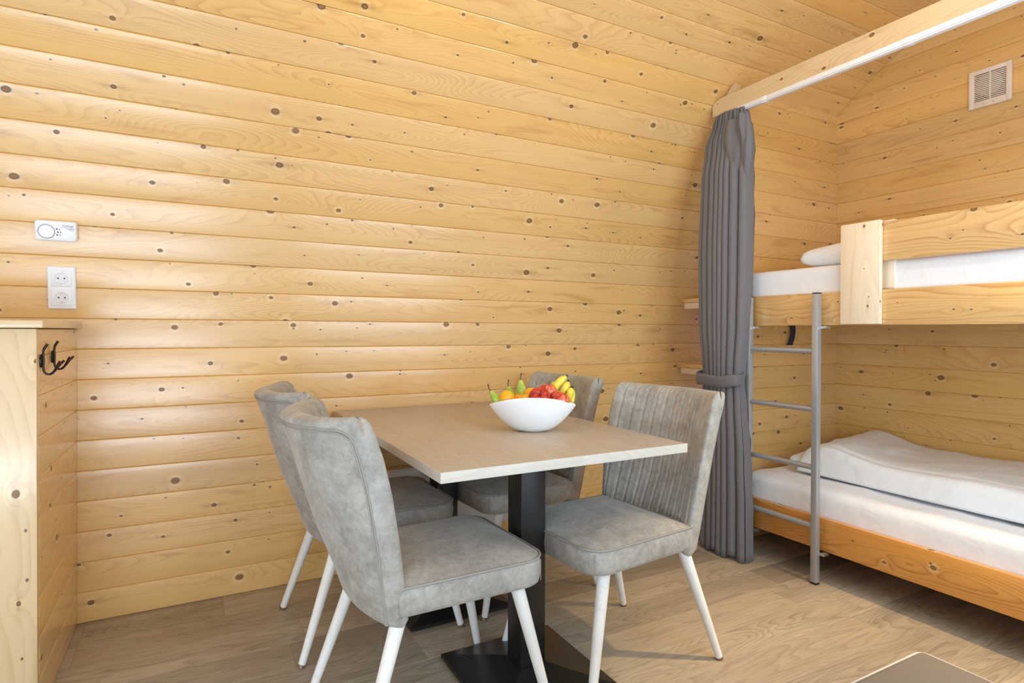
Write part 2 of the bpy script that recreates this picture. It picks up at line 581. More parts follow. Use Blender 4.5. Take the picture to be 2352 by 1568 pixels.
def prof_y(z):
    """back-side barrel surface Y at height z"""
    for (y0, z0), (y1, z1) in zip(prof, prof[1:]):
        if z0 <= z <= z1:
            return y0 + (y1 - y0) * (z - z0) / max(z1 - z0, 1e-6)
    return prof[-1][0]


wall_back = empty('wall_back', (0, 0, 0), 0, 'long honey pine plank wall behind the dining table', None, None, 'structure')
ceiling = empty('ceiling', (0, 0, 0), 0, 'curved pine plank ceiling above the beam', None, None, 'structure')
wall_front = empty('wall_front', (0, 0, 0), 0, 'pine plank wall opposite, with window and door openings', None, None, 'structure')
NP = len(full) - 1
for i in range(NP):
    (ya, za), (yb, zb) = full[i], full[i + 1]
    nrm = Vector((0, -(zb - za), yb - ya))
    mid = Vector((0, (ya + yb) / 2, (za + zb) / 2))
    if nrm.dot(Vector((0, YC, 1.3)) - mid) < 0:
        nrm = -nrm
    if i < N_WALL:
        par = wall_back
    elif i < NP - N_WALL:
        par = ceiling
    else:
        par = wall_front
    spans = [(XL, XE - 0.0035 if par is ceiling or i >= N_WALL - 1 else XE + 0.02)]
    if par is wall_front and (za + zb) / 2 < 2.1:
        spans = [(XL, -1.42), (0.62, 0.86), (2.40, XE)]
    for a, b in spans:
        plank('plank', (a, ya, za), (b, ya, za), (a, yb, zb), (b, yb, zb), nrm, PINE, par)

# added dark shell outside the boards, keeps sky light out of the gaps
bm = bmesh.new()
A_, B_ = [], []
for y, z in full:
    n_ = Vector((0, y - YC, max(z - 1.2, 0.0) * 0.8 + 0.001)).normalized()
    A_.append(bm.verts.new((XL - 0.1, y + n_.y * 0.05, z + n_.z * 0.05)))
    B_.append(bm.verts.new((XE + 0.15, y + n_.y * 0.05, z + n_.z * 0.05)))
for i in range(len(full) - 1):
    if full[i][0] > YC or min(full[i][1], full[i + 1][1]) > 2.2:
        bm.faces.new((A_[i], B_[i], B_[i + 1], A_[i + 1]))
finish('light_block_shell', bm, BLACKP, ceiling)

# end wall (right) and its rows; the partition at the head of the bunks shares the rows
WA = 0.1192
rows = [1.043 + WA * k for k in range(-10, 16)]
wall_right = empty('wall_right', (0, 0, 0), 0, 'end wall of orange pine planks behind the bunk bed', None, None, 'structure')
wall_alcove = empty('wall_alcove', (0, 0, 0), 0, 'short pine partition between curtain and end wall at the head of the bunks', None, None, 'structure')
zt = max(z for y, z in prof)
for z0 in rows:
    z1 = z0 + WA
    a, b = max(z0, 0.0), min(z1, zt)
    if b - a < 0.015:
        continue
    yb0 = min(YB - 0.002, prof_y(a)) + 0.012 if b > 2.38 else YA + 0.012
    yb1 = prof_y(b) + 0.012 if b > 2.38 else YA + 0.012
    plank('plank', (XE, 2 * YC - (prof_y(a)), a), (XE, yb0, a), (XE, 2 * YC - prof_y(b), b), (XE, yb1, b), (-1, 0, 0), PINE_END, wall_right)
    b2 = min(b, 2.445)
    if b2 - a > 0.01:
        plank('plank', (2.605, YA, a), (XE - 0.001, YA, a), (2.605, YA, b2), (XE - 0.001, YA, b2), (0, -1, 0), PINE, wall_alcove, thick=0.020)
box('end_board', 2.597, 2.606, YA - 0.0015, YA + 0.021, 0, 2.40, PINE_CAB, wall_alcove, 0.001, 2)

# gable with glazed door on the far left, out of frame
wall_left = empty('wall_left', (0, 0, 0), 0, 'left gable wall of pine planks around a glazed door', None, None, 'structure')
g = XL - 0.002
box('gable_board', g - 0.03, g, 2.30, YB + 0.02, 0, 2.0, PINE, wall_left, 0.001, 2)
box('gable_board', g - 0.03, g, YF - 0.02, 0.0, 0, 2.0, PINE, wall_left, 0.001, 2)
box('gable_board', g - 0.03, g, YF + 0.3, 2.35, 2.2, 2.82, PINE, wall_left, 0.001, 1)
door = empty('door_1', (g, 1.15, 0), 0, None, None, None, 'structure')
for y0, y1, z0, z1 in ((-1.15, -1.09, 0, 2.2), (1.09, 1.15, 0, 2.2), (-0.03, 0.03, 0, 2.2), (-1.15, 1.15, 2.12, 2.2), (-1.15, 1.15, 0, 0.08)):
    box('door_frame', -0.04, 0.0, y0, y1, z0, z1, WHITEP, door, 0.003)
box('pane', -0.026, -0.02, -1.09, 1.09, 0.08, 2.12, GLASS, door, 0)
for nm, x0, x1, zlo in (('window_1', -1.42, 0.62, 0.0), ('door_2', 0.86, 2.40, 0.0)):
    wn = empty(nm, (0, YF - 0.03, 0), 0, None, None, None, 'structure')
    for a, b, c, d in ((x0, x0 + 0.06, zlo, 2.1), (x1 - 0.06, x1, zlo, 2.1), (x0, x1, 2.04, 2.1), (x0, x1, zlo, zlo + 0.06), ((x0 + x1) / 2 - 0.03, (x0 + x1) / 2 + 0.03, zlo, 2.1)):
        box('frame', a, b, -0.03, 0.03, c, d, WHITEP, wn, 0.003)
    box('pane', x0 + 0.06, x1 - 0.06, -0.004, 0.004, zlo + 0.06, 2.04, GLASS, wn, 0)

# floor: vinyl boards, rows along X
floor = empty('floor', (0, 0, 0), 0, 'grey brown oak board floor', None, None, 'structure')
FW = 0.1645
FPROF = [(0.0, -0.0012), (0.006, 0.0), (0.994, 0.0), (1.0, -0.0012)]
y = 2.704 + 0.04
r = 0
bm = bmesh.new()
while y > YF - 0.1:
    y1 = y - FW if r else 2.704
    x = XL - 0.1 - random.uniform(0, 1.0)
    cuts = []
    if r == 0:
        cuts = [0.106, 1.31, 2.51]
    elif r == 1:
        cuts = [-0.36 - 0.0, 0.105, 1.305, 2.5]
    elif r == 2:
        cuts = [-0.36, 0.84, 2.02]
    elif r == 4:
        cuts = [0.3, 1.4, 2.27]
    elif r == 5:
        cuts = [-0.5, 0.7, 1.89]
    elif r == 7:
        cuts = [-0.2, 1.0, 2.18]
    else:
        c = random.uniform(-1.6, -0.5)
        while c < XE - 0.1:
            cuts.append(c)
            c += 1.2
    xs = [XL - 0.05] + [c for c in cuts if XL < c < XE - 0.03] + [XE + 0.02]
    for a, b in zip(xs, xs[1:]):
        plank('floor_board', (a + 0.0003, y1, 0), (b - 0.0003, y1, 0), (a + 0.0003, y, 0), (b - 0.0003, y, 0), (0, 0, 1), OAKF, floor, 0.01, FPROF)
    y = y1
    r += 1
bm.free()

# ------------------------------------------------------------------ beam with curtain track
beam = empty('curtain_beam', (2.45, 2.25, 2.26), 0, 'planed pine beam under the vaulted ceiling with white curtain track below', 'beam')
bm = bmesh.new()
pts = [(2.254, 2.252), (2.256, 2.305), (2.250, 2.318), (2.236, 2.326), (2.205, 2.336), (YF + 0.45, 2.345), (YF + 0.45, 2.252)]
uvl = bm.loops.layers.uv.new('UVMap')
F = [bm.verts.new((2.43, a, b)) for a, b in pts]
G = [bm.verts.new((2.468, a, b)) for a, b in pts]
bm.faces.new(F[::-1])
bm.faces.new(G)
for i in range(len(pts)):
    j = (i + 1) % len(pts)
    bm.faces.new((F[i], F[j], G[j], G[i]))
for f in bm.faces:
    for l in f.loops:
        l[uvl].uv = (l.vert.co.y + 31.7, l.vert.co.z + (l.vert.co.x if abs(f.normal.z) > .5 else 0) + 5.3)
b_ = finish('beam_board', bm, PINE_CAB, beam)
b_.matrix_parent_inverse = Matrix.Translation((-2.45, -2.25, -2.26))


def child(o, par):
    o.parent = par
    o.matrix_parent_inverse = Matrix.Translation(par.location).inverted()
    return o


def cbox(name, *a, par=None, **k):
    return child(box(name, *a, None, **k), par)


bm = bmesh.new()
pts = [(2.21, 2.335), (2.145, 2.398), (2.105, 2.398), (2.105, 2.335), (2.105, 2.26), (2.21, 2.26)]
pts = [(2.235, 2.327), (2.165, 2.392), (2.140, 2.400), (2.140, 2.26), (2.235, 2.26)]
F = [bm.verts.new((2.469, a, b)) for a, b in pts]
G = [bm.verts.new((2.51, a, b)) for a, b in pts]
bm.faces.new(F[::-1])
bm.faces.new(G)
for i in range(len(pts)):
    j = (i + 1) % len(pts)
    bm.faces.new((F[i], F[j], G[j], G[i]))
uvl = bm.loops.layers.uv.new('UVMap')
for f in bm.faces:
    for l in f.loops:
        l[uvl].uv = (l.vert.co.z + 3.3, l.vert.co.y + l.vert.co.x + 8)
child(finish('wedge_block', bm, PINE_CAB), beam)
tr = cbox('track', 2.418, 2.444, YF + 0.5, 2.15, 2.222, 2.250, WHITEP, par=beam, bev=0.003, along=1)
o = box('track_groove', 2.4172, 2.4185, YF + 0.5, 2.149, 2.2265, 2.2280, TRACKG, None, 0)
o.parent = tr
for yv in (1.93, 1.28, 0.6):
    o = box('track_clip', 2.4172, 2.4445, yv - 0.018, yv + 0.018, 2.2212, 2.2506, WHITEP, None, 0.002)
    o.parent = tr
for yv, zv in ((2.216, 2.312), (2.243, 2.262), ):
    child(tube('screw', [(2.4275, yv, zv), (2.432, yv, zv)], 0.003, STEEL, None, 8), beam)

# ------------------------------------------------------------------ bunk bed
bunk = empty('bunk_bed', (2.46, 2.0, 0), 0, 'built-in pine bunk bed along the end wall', 'bunk bed')
cbox('lower_rail', 2.452, 2.480, YF + 0.02, YA - 0.004, 0.143, 0.288, PINE_LOW, par=bunk, along=1, bev=0.004)
cbox('upper_rail', 2.452, 2.480, YF + 0.02, YA - 0.004, 1.143, 1.288, PINE_BED, par=bunk, along=1, bev=0.004)
cbox('guard_board', 2.452, 2.478, YF + 0.02, 1.53, 1.402, 1.560, PINE_BED, par=bunk, along=1, bev=0.004)
cbox('guard_post', 2.430, 2.4515, 1.380, 1.545, 1.147, 1.568, PINE_PALE, par=bunk, along=2, bev=0.003)
cbox('guard_batten', 2.4785, 2.500, 1.350, 1.42, 1.292, 1.570, PINE_PALE, par=bunk, along=2, bev=0.003)
cbox('lower_base', 2.482, XE - 0.006, YF + 0.05, YA - 0.006, 0.165, 0.20, PINE_BED, par=bunk, along=1)
cbox('upper_base', 2.482, XE - 0.006, YF + 0.05, YA - 0.006, 1.165, 1.20, PINE_BED, par=bunk, along=1)


def soft_box(name, x0, x1, y0, y1, z0, z1, rad, mat, wr=0.006, nx=40, ny=60, seed=0, zfun=None, sc=5.0):
    """a mattress-like rounded slab with creased surface"""
    bm = bmesh.new()
    bmesh.ops.create_cube(bm, size=1.0)
    bmesh.ops.scale(bm, vec=(x1 - x0, y1 - y0, z1 - z0), verts=bm.verts)
    bmesh.ops.translate(bm, vec=((x0 + x1) / 2, (y0 + y1) / 2, (z0 + z1) / 2), verts=bm.verts)
    bmesh.ops.bevel(bm, geom=bm.edges[:], offset=rad, segments=4, profile=0.5, affect='EDGES')
    def cut(axis, a, b, n):
        for i in range(1, n):
            p = [0, 0, 0]
            p[axis] = a + (b - a) * i / n
            q = [0, 0, 0]
            q[axis] = 1
            bmesh.ops.bisect_plane(bm, geom=bm.verts[:] + bm.edges[:] + bm.faces[:], plane_co=p, plane_no=q)
    cut(0, x0 + rad, x1 - rad, nx)
    cut(1, y0 + rad, y1 - rad, ny)
    cut(2, z0 + rad, z1 - rad, 5)
    for v in bm.verts:
        c = v.co.copy()
        top = max(0.0, min(1.0, (c.z - z0) / (z1 - z0)))
        if zfun:
            v.co.z += zfun(c.x, c.y) * top
        n1 = noise.noise(Vector((c.x * sc, c.y * sc * 0.7, c.z * sc + seed)))
        n2 = abs(noise.noise(Vector((c.x * sc * 1.6 + 9, c.y * sc * 1.1 + c.z * 6, seed + 3.3))))
        d = wr * (n1 + 0.9 * (0.35 - n2)) * (0.3 + 0.7 * top)
        side = 1.0 if c.x < x0 + rad else 0.0
        v.co.z += d * (1 - side)
        v.co.x += -d * side * 0.8
    return finish(name, bm, mat, None, 179)


o = soft_box('lower_mattress', 2.484, XE - 0.02, YF + 0.1, 2.075, 0.202, 0.408, 0.045, SHEET, 0.012, 20, 70, 1.7)
tag(o, 'white sheeted mattress on the lower bunk', 'mattress')
o = soft_box('upper_mattress', 2.484, XE - 0.02, YF + 0.1, 2.085, 1.202, 1.412, 0.03, SHEET, 0.009, 16, 70, 5.1)
tag(o, 'white sheeted mattress on the upper bunk behind the guard board', 'mattress')


def pillow(name, cx, cy, cz, lx, ly, h, seed, mat):
    bm = bmesh.new()
    n = 30
    top, bot = {}, {}
    for i in range(n + 1):
        for j in range(n + 1):
            a, b = 2 * i / n - 1, 2 * j / n - 1
            e = ((1 - abs(a) ** 3.2) * (1 - abs(b) ** 3.2))
            e = max(e, 0) ** 0.30
            px = a * lx / 2 * (1 - 0.05 * (1 - abs(b)) * abs(a))
            py = b * ly / 2 * (1 - 0.05 * (1 - abs(a)) * abs(b))
            wr = 0.012 * noise.noise(Vector((a * 2.2, b * 2.6, seed)))
            top[i, j] = bm.verts.new((px, py, h * 0.34 + h * 0.66 * e + wr * e))
            if 0 < i < n and 0 < j < n:
                bot[i, j] = bm.verts.new((px, py, h * 0.34 - h * 0.34 * min(1, e * 1.2)))
            else:
                bot[i, j] = top[i, j]
    for i in range(n):
        for j in range(n):
            bm.faces.new((top[i, j], top[i + 1, j], top[i + 1, j + 1], top[i, j + 1]))
            f = [bot[i, j], bot[i, j + 1], bot[i + 1, j + 1], bot[i + 1, j]]
            try:
                bm.faces.new(f)
            except ValueError:
                pass
    o = finish(name, bm, mat, None, 179, (cx, cy, cz))
    return o


o = pillow('pillow', 2.86, 1.62, 1.418, 0.66, 0.40, 0.115, 2.2, SHEET)
tag(o, 'white pillow lying on the upper bunk beside the guard post', 'pillow')
o = pillow('pillow', 2.95, 1.79, 0.424, 0.58, 0.36, 0.095, 8.2, SHEET)
tag(o, 'white pillow under the duvet on the lower bunk', 'pillow')

# duvet on lower bunk: a thick folded quilt laid over the pillow
bm = bmesh.new()
NX, NY = 60, 150
Y0, Y1 = YF + 0.25, 1.90


PX, PY, PLX, PLY, PH = 2.95, 1.79, 0.58, 0.36, 0.095


def pillow_top(x, yv):
    a, b = 2 * (x - PX) / PLX, 2 * (yv - PY) / PLY
    if abs(a) >= 1 or abs(b) >= 1:
        return 0.0
    e = max((1 - abs(a) ** 3.2) * (1 - abs(b) ** 3.2), 0) ** 0.30
    return 0.424 + PH * (0.34 + 0.66 * e) + 0.014


def duvet_top(x, yv):
    yc_ = 1.74 + 0.22 * (x - 2.63)
    b = 0.060 * math.exp(-((yv - yc_) / 0.17) ** 2) * (0.8 + 0.2 * math.sin((x - 2.6) * 3))
    b += 0.016 * math.exp(-((yv - 1.15) / 0.35) ** 2)
    n1 = 0.014 * noise.noise(Vector((x * 3.1, yv * 1.6, 4.4)))
    q = noise.noise(Vector((x * 5 + yv * 1.5, yv * 2.2 - x, 1.1)))
    n2 = 0.012 * (0.25 - abs(q))
    n3 = 0.006 * (0.2 - abs(noise.noise(Vector((x * 9 - yv * 4, yv * 7 + x * 3, 3.3)))))
    fold = 0.010 * math.exp(-((x - 2.74 - 0.03 * math.sin(yv * 3)) / 0.012) ** 2)
    return 0.508 + b + n1 + n2 + n3 - fold


tv, bv = {}, {}
for i in range(NX + 1):
    for j in range(NY + 1):
        a, b = i / NX, j / NY
        edge = 2.63 + 0.020 * noise.noise(Vector((b * 3, 7.7, 0))) + 0.05 * max(0, b - 0.8)
        x = edge + (XE - 0.035 - edge) * a
        yv = Y0 + (Y1 + 0.12 * a - Y0) * b + 0.015 * noise.noise(Vector((a * 4, 2.2, 0))) * b
        da = min(a / 0.085, 1.0)
        db = min((1 - b) / 0.035, 1.0)
        rr = math.sqrt(max(0, 1 - (1 - da) ** 2)) * math.sqrt(max(0, 1 - (1 - db) ** 2))
        zt_ = max(duvet_top(x, yv), pillow_top(x, yv) + 0.012)
        base = 0.424 + 0.004 * noise.noise(Vector((x * 4, yv * 3, 9)))
        base = max(base, 0.424)
        tv[i, j] = bm.verts.new((x - 0.020 * (1 - (1 - da) ** 2) * (1 if da < 1 else 0), yv, base + 0.012 + (zt_ - base - 0.012) * rr))
        zb_ = max(base, pillow_top(x, yv))
        bv[i, j] = bm.verts.new((x, yv, min(zb_, tv[i, j].co.z - 0.004)))
for i in range(NX):
    for j in range(NY):
        bm.faces.new((tv[i, j], tv[i + 1, j], tv[i + 1, j + 1], tv[i, j + 1]))
        bm.faces.new((bv[i, j], bv[i, j + 1], bv[i + 1, j + 1], bv[i + 1, j]))
for i in range(NX):
    for j in (0, NY):
        bm.faces.new((tv[i, j], tv[i + 1, j], bv[i + 1, j], bv[i, j]))
for j in range(NY):
    for i in (0, NX):
        bm.faces.new((tv[i, j], tv[i, j + 1], bv[i, j + 1], bv[i, j]))
duvet = finish('duvet', bm, DUVETM, None, 179)
tag(duvet, 'folded white duvet humped over the pillow on the lower bunk', 'duvet')

# ladder
lad = empty('bunk_ladder', (2.417, 1.82, 0), 0, 'grey metal ladder standing against the bunk bed', 'ladder')
for y0 in (1.628, 1.985):
    p_ = cbox('post', 2.402, 2.430, y0, y0 + 0.028, 0.008, 1.283, GREYM, par=lad, bev=0.0025, along=2)
    for z0, z1 in ((0.0, 0.010), (1.281, 1.287)):
        o = box('end_cap', 2.4025, 2.4295, y0 + .0005, y0 + 0.0275, z0, z1, BLACKP, None, 0.001)
        o.parent = p_
        o.matrix_parent_inverse = p_.matrix_parent_inverse.copy()
        o.matrix_parent_inverse = Matrix.Identity(4)
        o.location = (0, 0, 0)
    for zb in (1.128, 0.128):
        s_ = -1
        o = box('bracket', 2.425, 2.462, y0 - 0.022, y0 + 0.001, zb, zb + 0.012, STEEL, None, 0.002)
        o.parent = p_
for zr in (0.253, 0.513, 0.771, 1.029):
    child(tube('rung', [(2.416, 1.655, zr), (2.416, 1.986, zr)], 0.0125, GREYM, None, 14), lad)

# strap hanging under the upper bunk
bm = bmesh.new()
L = []
for i in range(9):
    t = i / 8
    z = 1.164 - 0.125 * t
    xx = 2.955 + 0.018 * math.sin(t * 3.2) - 0.02 * t
    wv = 0.020 - 0.004 * math.sin(t * PI)
    L.append([(xx - wv, 2.158, z), (xx + wv, 2.152, z), (xx + wv, 2.155, z), (xx - wv, 2.161, z)])
bm_loops(bm, L)
tag(finish('strap', bm, STRAPM, None, 40), 'dark blue webbing strap hanging below the upper bunk', 'strap')

# ------------------------------------------------------------------ closet shelves behind the curtain
for zt_, lab in ((1.312, 'upper pine closet shelf peeking out left of the curtain'), (0.917, 'lower pine closet shelf peeking out left of the curtain')):
    yw = prof_y(zt_) - 0.006
    sh = empty('closet_shelf', (2.63, yw, zt_), 0, lab, 'shelf', 'closet shelves behind the curtain')
    cbox('shelf_board', 2.63, XE - 0.01, YA + 0.03, yw - 0.012, zt_ - 0.024, zt_, PINE_BED, par=sh, along=1)
    cbox('batten', 2.636, 2.668, YA + 0.03, yw - 0.035, zt_ - 0.062, zt_ - 0.030 + 0.005, PINE_PALE, par=sh, along=1)

# ------------------------------------------------------------------ curtain
cur = empty('curtain', (2.40, 2.1, 0), 0, 'grey pleated curtain tied back beside the bunk bed', 'curtain')
bm = bmesh.new()
uvl = bm.loops.layers.uv.new('UVMap')
NU, NV = 300, 70
keys = [  # z, x centre, y left, y right, amplitude
    (2.238, 2.422, 2.222, 2.030, 0.014), (2.19, 2.418, 2.235, 2.012, 0.020), (2.08, 2.412, 2.275, 1.990, 0.030), (1.90, 2.402, 2.285, 1.990, 0.036), (1.50, 2.385, 2.280, 1.978, 0.040),
    (1.15, 2.374, 2.268, 1.980, 0.036), (0.93, 2.364, 2.240, 1.994, 0.030), (0.86, 2.360, 2.232, 1.998, 0.026), (0.78, 2.358, 2.238, 1.985, 0.030), (0.50, 2.352, 2.250, 1.952, 0.036), (0.25, 2.346, 2.252, 1.932, 0.039), (0.012, 2.342, 2.252, 1.924, 0.040)]


def key(z):
    for a, b in zip(keys, keys[1:]):
        if b[0] <= z <= a[0]:
            f = (a[0] - z) / (a[0] - b[0])
            f = f * f * (3 - 2 * f)
            return [p + (q - p) * f for p, q in zip(a[1:], b[1:])]
    return list(keys[-1][1:])


grid = []
NF = 8.5
for j in range(NV + 1):
    t = j / NV
    row = []
    for i in range(NU + 1):
        s = i / NU
        z = 2.238 - (2.238 - 0.012) * t
        if t > 0.97:
            z += 0.012 * math.sin(s * 19) * (t - 0.97) / 0.03
        xc, yl, yr, am = key(max(z, 0.012))
        ph = 2 * PI * NF * (s + 0.026 * math.sin(2 * PI * 1.7 * s + 0.8) + 0.012 * math.sin(t * 5 + 3 * s))
        wv = math.sin(ph)
        fold = am * (2.0 * abs(math.sin(ph / 2)) ** 0.62 - 1.0)
        sway = 0.010 * math.sin(ph) * (am / 0.04)
        small = 0.0
        if z > 2.05:
            small = 0.007 * math.sin(2 * PI * 26 * s) * min(1, (z - 2.05) / 0.12)
        bow = 0.03 * (1 - (2 * s - 1) ** 2)
        row.append(bm.verts.new((xc - fold - small - bow + 0.015, yl + (yr - yl) * s + sway * 0.8, z)))
    grid.append(row)
for j in range(NV):
    for i in range(NU):
        bm.faces.new((grid[j][i], grid[j][i + 1], grid[j + 1][i + 1], grid[j + 1][i]))
cl = finish('curtain_panel', bm, CURT, None, 179)
sm = cl.modifiers.new('thickness', 'SOLIDIFY')
sm.thickness = 0.0025
sm.offset = 0
child(cl, cur)
# hem seam at the bottom
bm = bmesh.new()
hem = []
for i in range(0, NU + 1, 2):
    s = i / NU
    xc, yl, yr, am = key(0.085)
    ph = 2 * PI * NF * (s + 0.026 * math.sin(2 * PI * 1.7 * s + 0.8) + 0.012 * math.sin(5 * (2.238 - 0.085) / 2.226 + 3 * s))
    wv = math.sin(ph)
    fold = am * (2.0 * abs(math.sin(ph / 2)) ** 0.62 - 1.0)
    hem.append((xc - fold - 0.03 * (1 - (2 * s - 1) ** 2) + 0.015 - 0.001, yl + (yr - yl) * s + 0.010 * math.sin(ph) * (am / 0.04) * 0.8, 0.085))
bm_tube(bm, hem, 0.0016, 5)
child(finish('hem_seam', bm, TIEM, None, 60), cur)
# tie-back band
bm = bmesh.new()
loops = []
for z, ex in ((0.851, -0.003), (0.853, 0.0), (0.868, 0.003), (0.890, 0.004), (0.906, 0.002), (0.908, -0.002)):
    lp = []
    for k_ in range(48):
        a = 2 * PI * k_ / 48
        px = 2.340 + (0.062 + ex) * math.copysign(abs(math.cos(a)) ** 0.7, math.cos(a))
        py = 2.116 + (0.132 + ex) * math.copysign(abs(math.sin(a)) ** 0.8, math.sin(a))
        lp.append((px, py, z + 0.012 * math.cos(a) + 0.003 * math.sin(5 * a)))
    loops.append(lp)
bm_loops(bm, loops, False, False)
tb = finish('tie_back', bm, TIEM, None, 60)
sm = tb.modifiers.new('thickness', 'SOLIDIFY')
sm.thickness = 0.003
child(tb, cur)
# folds of the leading edge flopped over at the head; rows of (left y, left z, right y, right z)
for rows_, bul, xa in (
        ([(2.126, 2.177, 2.023, 2.173), (2.14, 2.099, 2.002, 2.051), (2.12, 2.023, 2.009, 1.989), (2.102, 1.941, 2.029, 1.917), (2.083, 1.86, 2.047, 1.848), (2.069, 1.792, 2.06, 1.79)], 0.040, 2.385),
        ([(2.028, 2.186, 1.979, 2.184), (2.036, 2.143, 1.96, 2.116), (2.017, 2.094, 1.952, 2.046), (2.019, 2.037, 1.957, 2.01), (2.027, 1.965, 1.969, 1.939), (2.036, 1.881, 1.992, 1.86), (2.039, 1.806, 2.028, 1.804)], 0.034, 2.372)):
    bm = bmesh.new()
    NA, NB = 26, 40
    L_ = catmull([(a, b, 0) for a, b, c, d in rows_], NB + 1)
    R_ = catmull([(c, d, 0) for a, b, c, d in rows_], NB + 1)
    gr = {}
    for j in range(NB + 1):
        t = j / NB
        for i in range(NA + 1):
            s = i / NA
            p_ = L_[j].lerp(R_[j], s)
            bl = math.sin(PI * s) ** 0.6
            dep = math.sin(PI * min(1.0, 0.16 + t * 0.95)) if t > 0.36 else 0.55 + 0.45 * math.sin(PI * 0.5 * t / 0.36)
            xx = xa + 0.022 * t - bul * bl * max(dep, 0.0)
            xx += 0.008 * math.sin(10 * s + 6 * t) * (1 - t) * bl
            gr[i, j] = bm.verts.new((xx, p_.x, p_.y))
    for j in range(NB):
        for i in range(NA):
            bm.faces.new((gr[i, j], gr[i + 1, j], gr[i + 1, j + 1], gr[i, j + 1]))
    fl = finish('folded_flap', bm, CURT, None, 179)
    sm = fl.modifiers.new('thickness', 'SOLIDIFY')
    sm.thickness = 0.0025
    child(fl, cur)

# ------------------------------------------------------------------ wall fittings
vent = empty('wall_vent', (XE, 1.41, 2.31), 0, 'cream square extractor grille high on the end wall', 'vent')


def vb(name, y0, y1, z0, z1, x0, x1, mat, par, bev=0.002):
    o = box(name, x0, x1, y0, y1, z0, z1, mat, None, bev)
    return child(o, par)


V0, V1, W0, W1 = 1.318, 1.492, 2.209, 2.393
vf = 0.022
vb('grille_frame', V0, V0 + vf, W0, W1, XE - 0.018, XE - 0.0015, CREAM, vent, 0.003)
vb('grille_frame', V1 - vf, V1, W0, W1, XE - 0.018, XE - 0.0015, CREAM, vent, 0.003)
vb('grille_frame', V0 + vf - 0.002, V1 - vf + 0.002, W0, W0 + 0.032, XE - 0.0175, XE - 0.0015, CREAM, vent, 0.003)
vb('grille_frame', V0 + vf - 0.002, V1 - vf + 0.002, W1 - vf, W1, XE - 0.0175, XE - 0.0015, CREAM, vent, 0.003)
vb('grille_back', V0 + 0.01, V1 - 0.01, W0 + 0.01, W1 - 0.01, XE - 0.0045, XE - 0.0018, BLACKP, vent, 0)
for i in range(14):
    z = W0 + 0.036 + i * (W1 - vf - W0 - 0.036) / 14
    o = vb('slat', V0 + vf - 0.003, V1 - vf + 0.003, z, z + 0.0048, XE - 0.0135, XE - 0.0055, CREAM, vent, 0.001)
vb('centre_bar', 1.403, 1.4075, W0 + 0.03, W1 - 0.02, XE - 0.0145, XE - 0.005, CREAM, vent, 0.001)
bm = bmesh.new()
lathe(bm, [(0.0, 0.0), (0.055, 0.0), (0.055, 0.001), (0.0, 0.001)], 28, Matrix.Translation((XE - 0.0048, 1.412, 2.315)) @ Matrix.Rotation(-PI / 2, 4, 'Y'))
child(finish('fan_disc', bm, FANGREY, None, 40), vent)
for yv in (1.39, 1.43):
    vb('screw_slot', yv - 0.001, yv + 0.001, W0 + 0.010, W0 + 0.016, XE - 0.0182, XE - 0.0174, TEXTG, vent, 0)


def wall_x(z):
    return prof_y(z)


# carbon monoxide alarm on the back wall
zc = 1.4735
alarm = empty('carbon_monoxide_alarm', (-0.436, wall_x(zc) - 0.001, zc), 0, 'small white rounded alarm box above the double socket', 'alarm')
alarm.rotation_euler = (0, 0, 0)
tilt = math.atan2(2.692 - 2.638, 1.609 - 1.384)


def on_wall(o, par):
    o.parent = par
    return o


def rbox(name, w_, h_, d0, d1, rad, mat, par, cx=0, cz=0, taper=0.004):
    """rounded rectangular box standing off a wall whose surface is y=0, facing -y"""
    def outline(w2, h2, r2):
        pts = []
        for sx, sz, a0 in ((1, 1, 0), (-1, 1, 90), (-1, -1, 180), (1, -1, 270)):
            for k_ in range(6):
                a = math.radians(a0 + 90 * k_ / 5)
                pts.append((cx + sx * (w2 - r2) + r2 * math.cos(a), cz + sz * (h2 - r2) + r2 * math.sin(a)))
        return pts
    bm = bmesh.new()
    loops = []
    for dd, ins in ((d0, 0), (d1 - taper, 0), (d1 - taper * 0.4, taper * 0.35), (d1, taper)):
        loops.append([(x, -dd, z) for x, z in outline(w_ / 2 - ins, h_ / 2 - ins, max(rad - ins, 0.001))])
    bm_loops(bm, loops)
    o = finish(name, bm, mat, None, 50)
    o.parent = par
    return o


def disc(name, r, d0, d1, cx, cz, mat, par, sides=20, rim=0.0):
    bm = bmesh.new()
    M = Matrix.Translation((cx, 0, cz)) @ Matrix.Rotation(PI / 2, 4, 'X')
    lathe(bm, [(0, d0), (r, d0), (r, d1 - rim), (r - rim, d1), (0, d1)], sides, M)
    o = finish(name, bm, mat, None, 40)
    o.parent = par
    return o


def text(body, size, cx, cz, d, mat, par, align='CENTER', name='lettering'):
    cu = bpy.data.curves.new(name, 'FONT')
    cu.body = body
    cu.size = size
    cu.align_x = align
    cu.align_y = 'CENTER'
    cu.extrude = 0.0002
    t = bpy.data.objects.new('tmp_text', cu)
    COL.objects.link(t)
    dg = bpy.context.evaluated_depsgraph_get()
    me = bpy.data.meshes.new_from_object(t.evaluated_get(dg))
    bpy.data.objects.remove(t)
    bpy.data.curves.remove(cu)
    me.transform(Matrix.Translation((cx, -d, cz)) @ Matrix.Rotation(PI / 2, 4, 'X'))
    me.materials.clear()
    o = link(name, me, mat)
    o.parent = par
    return o


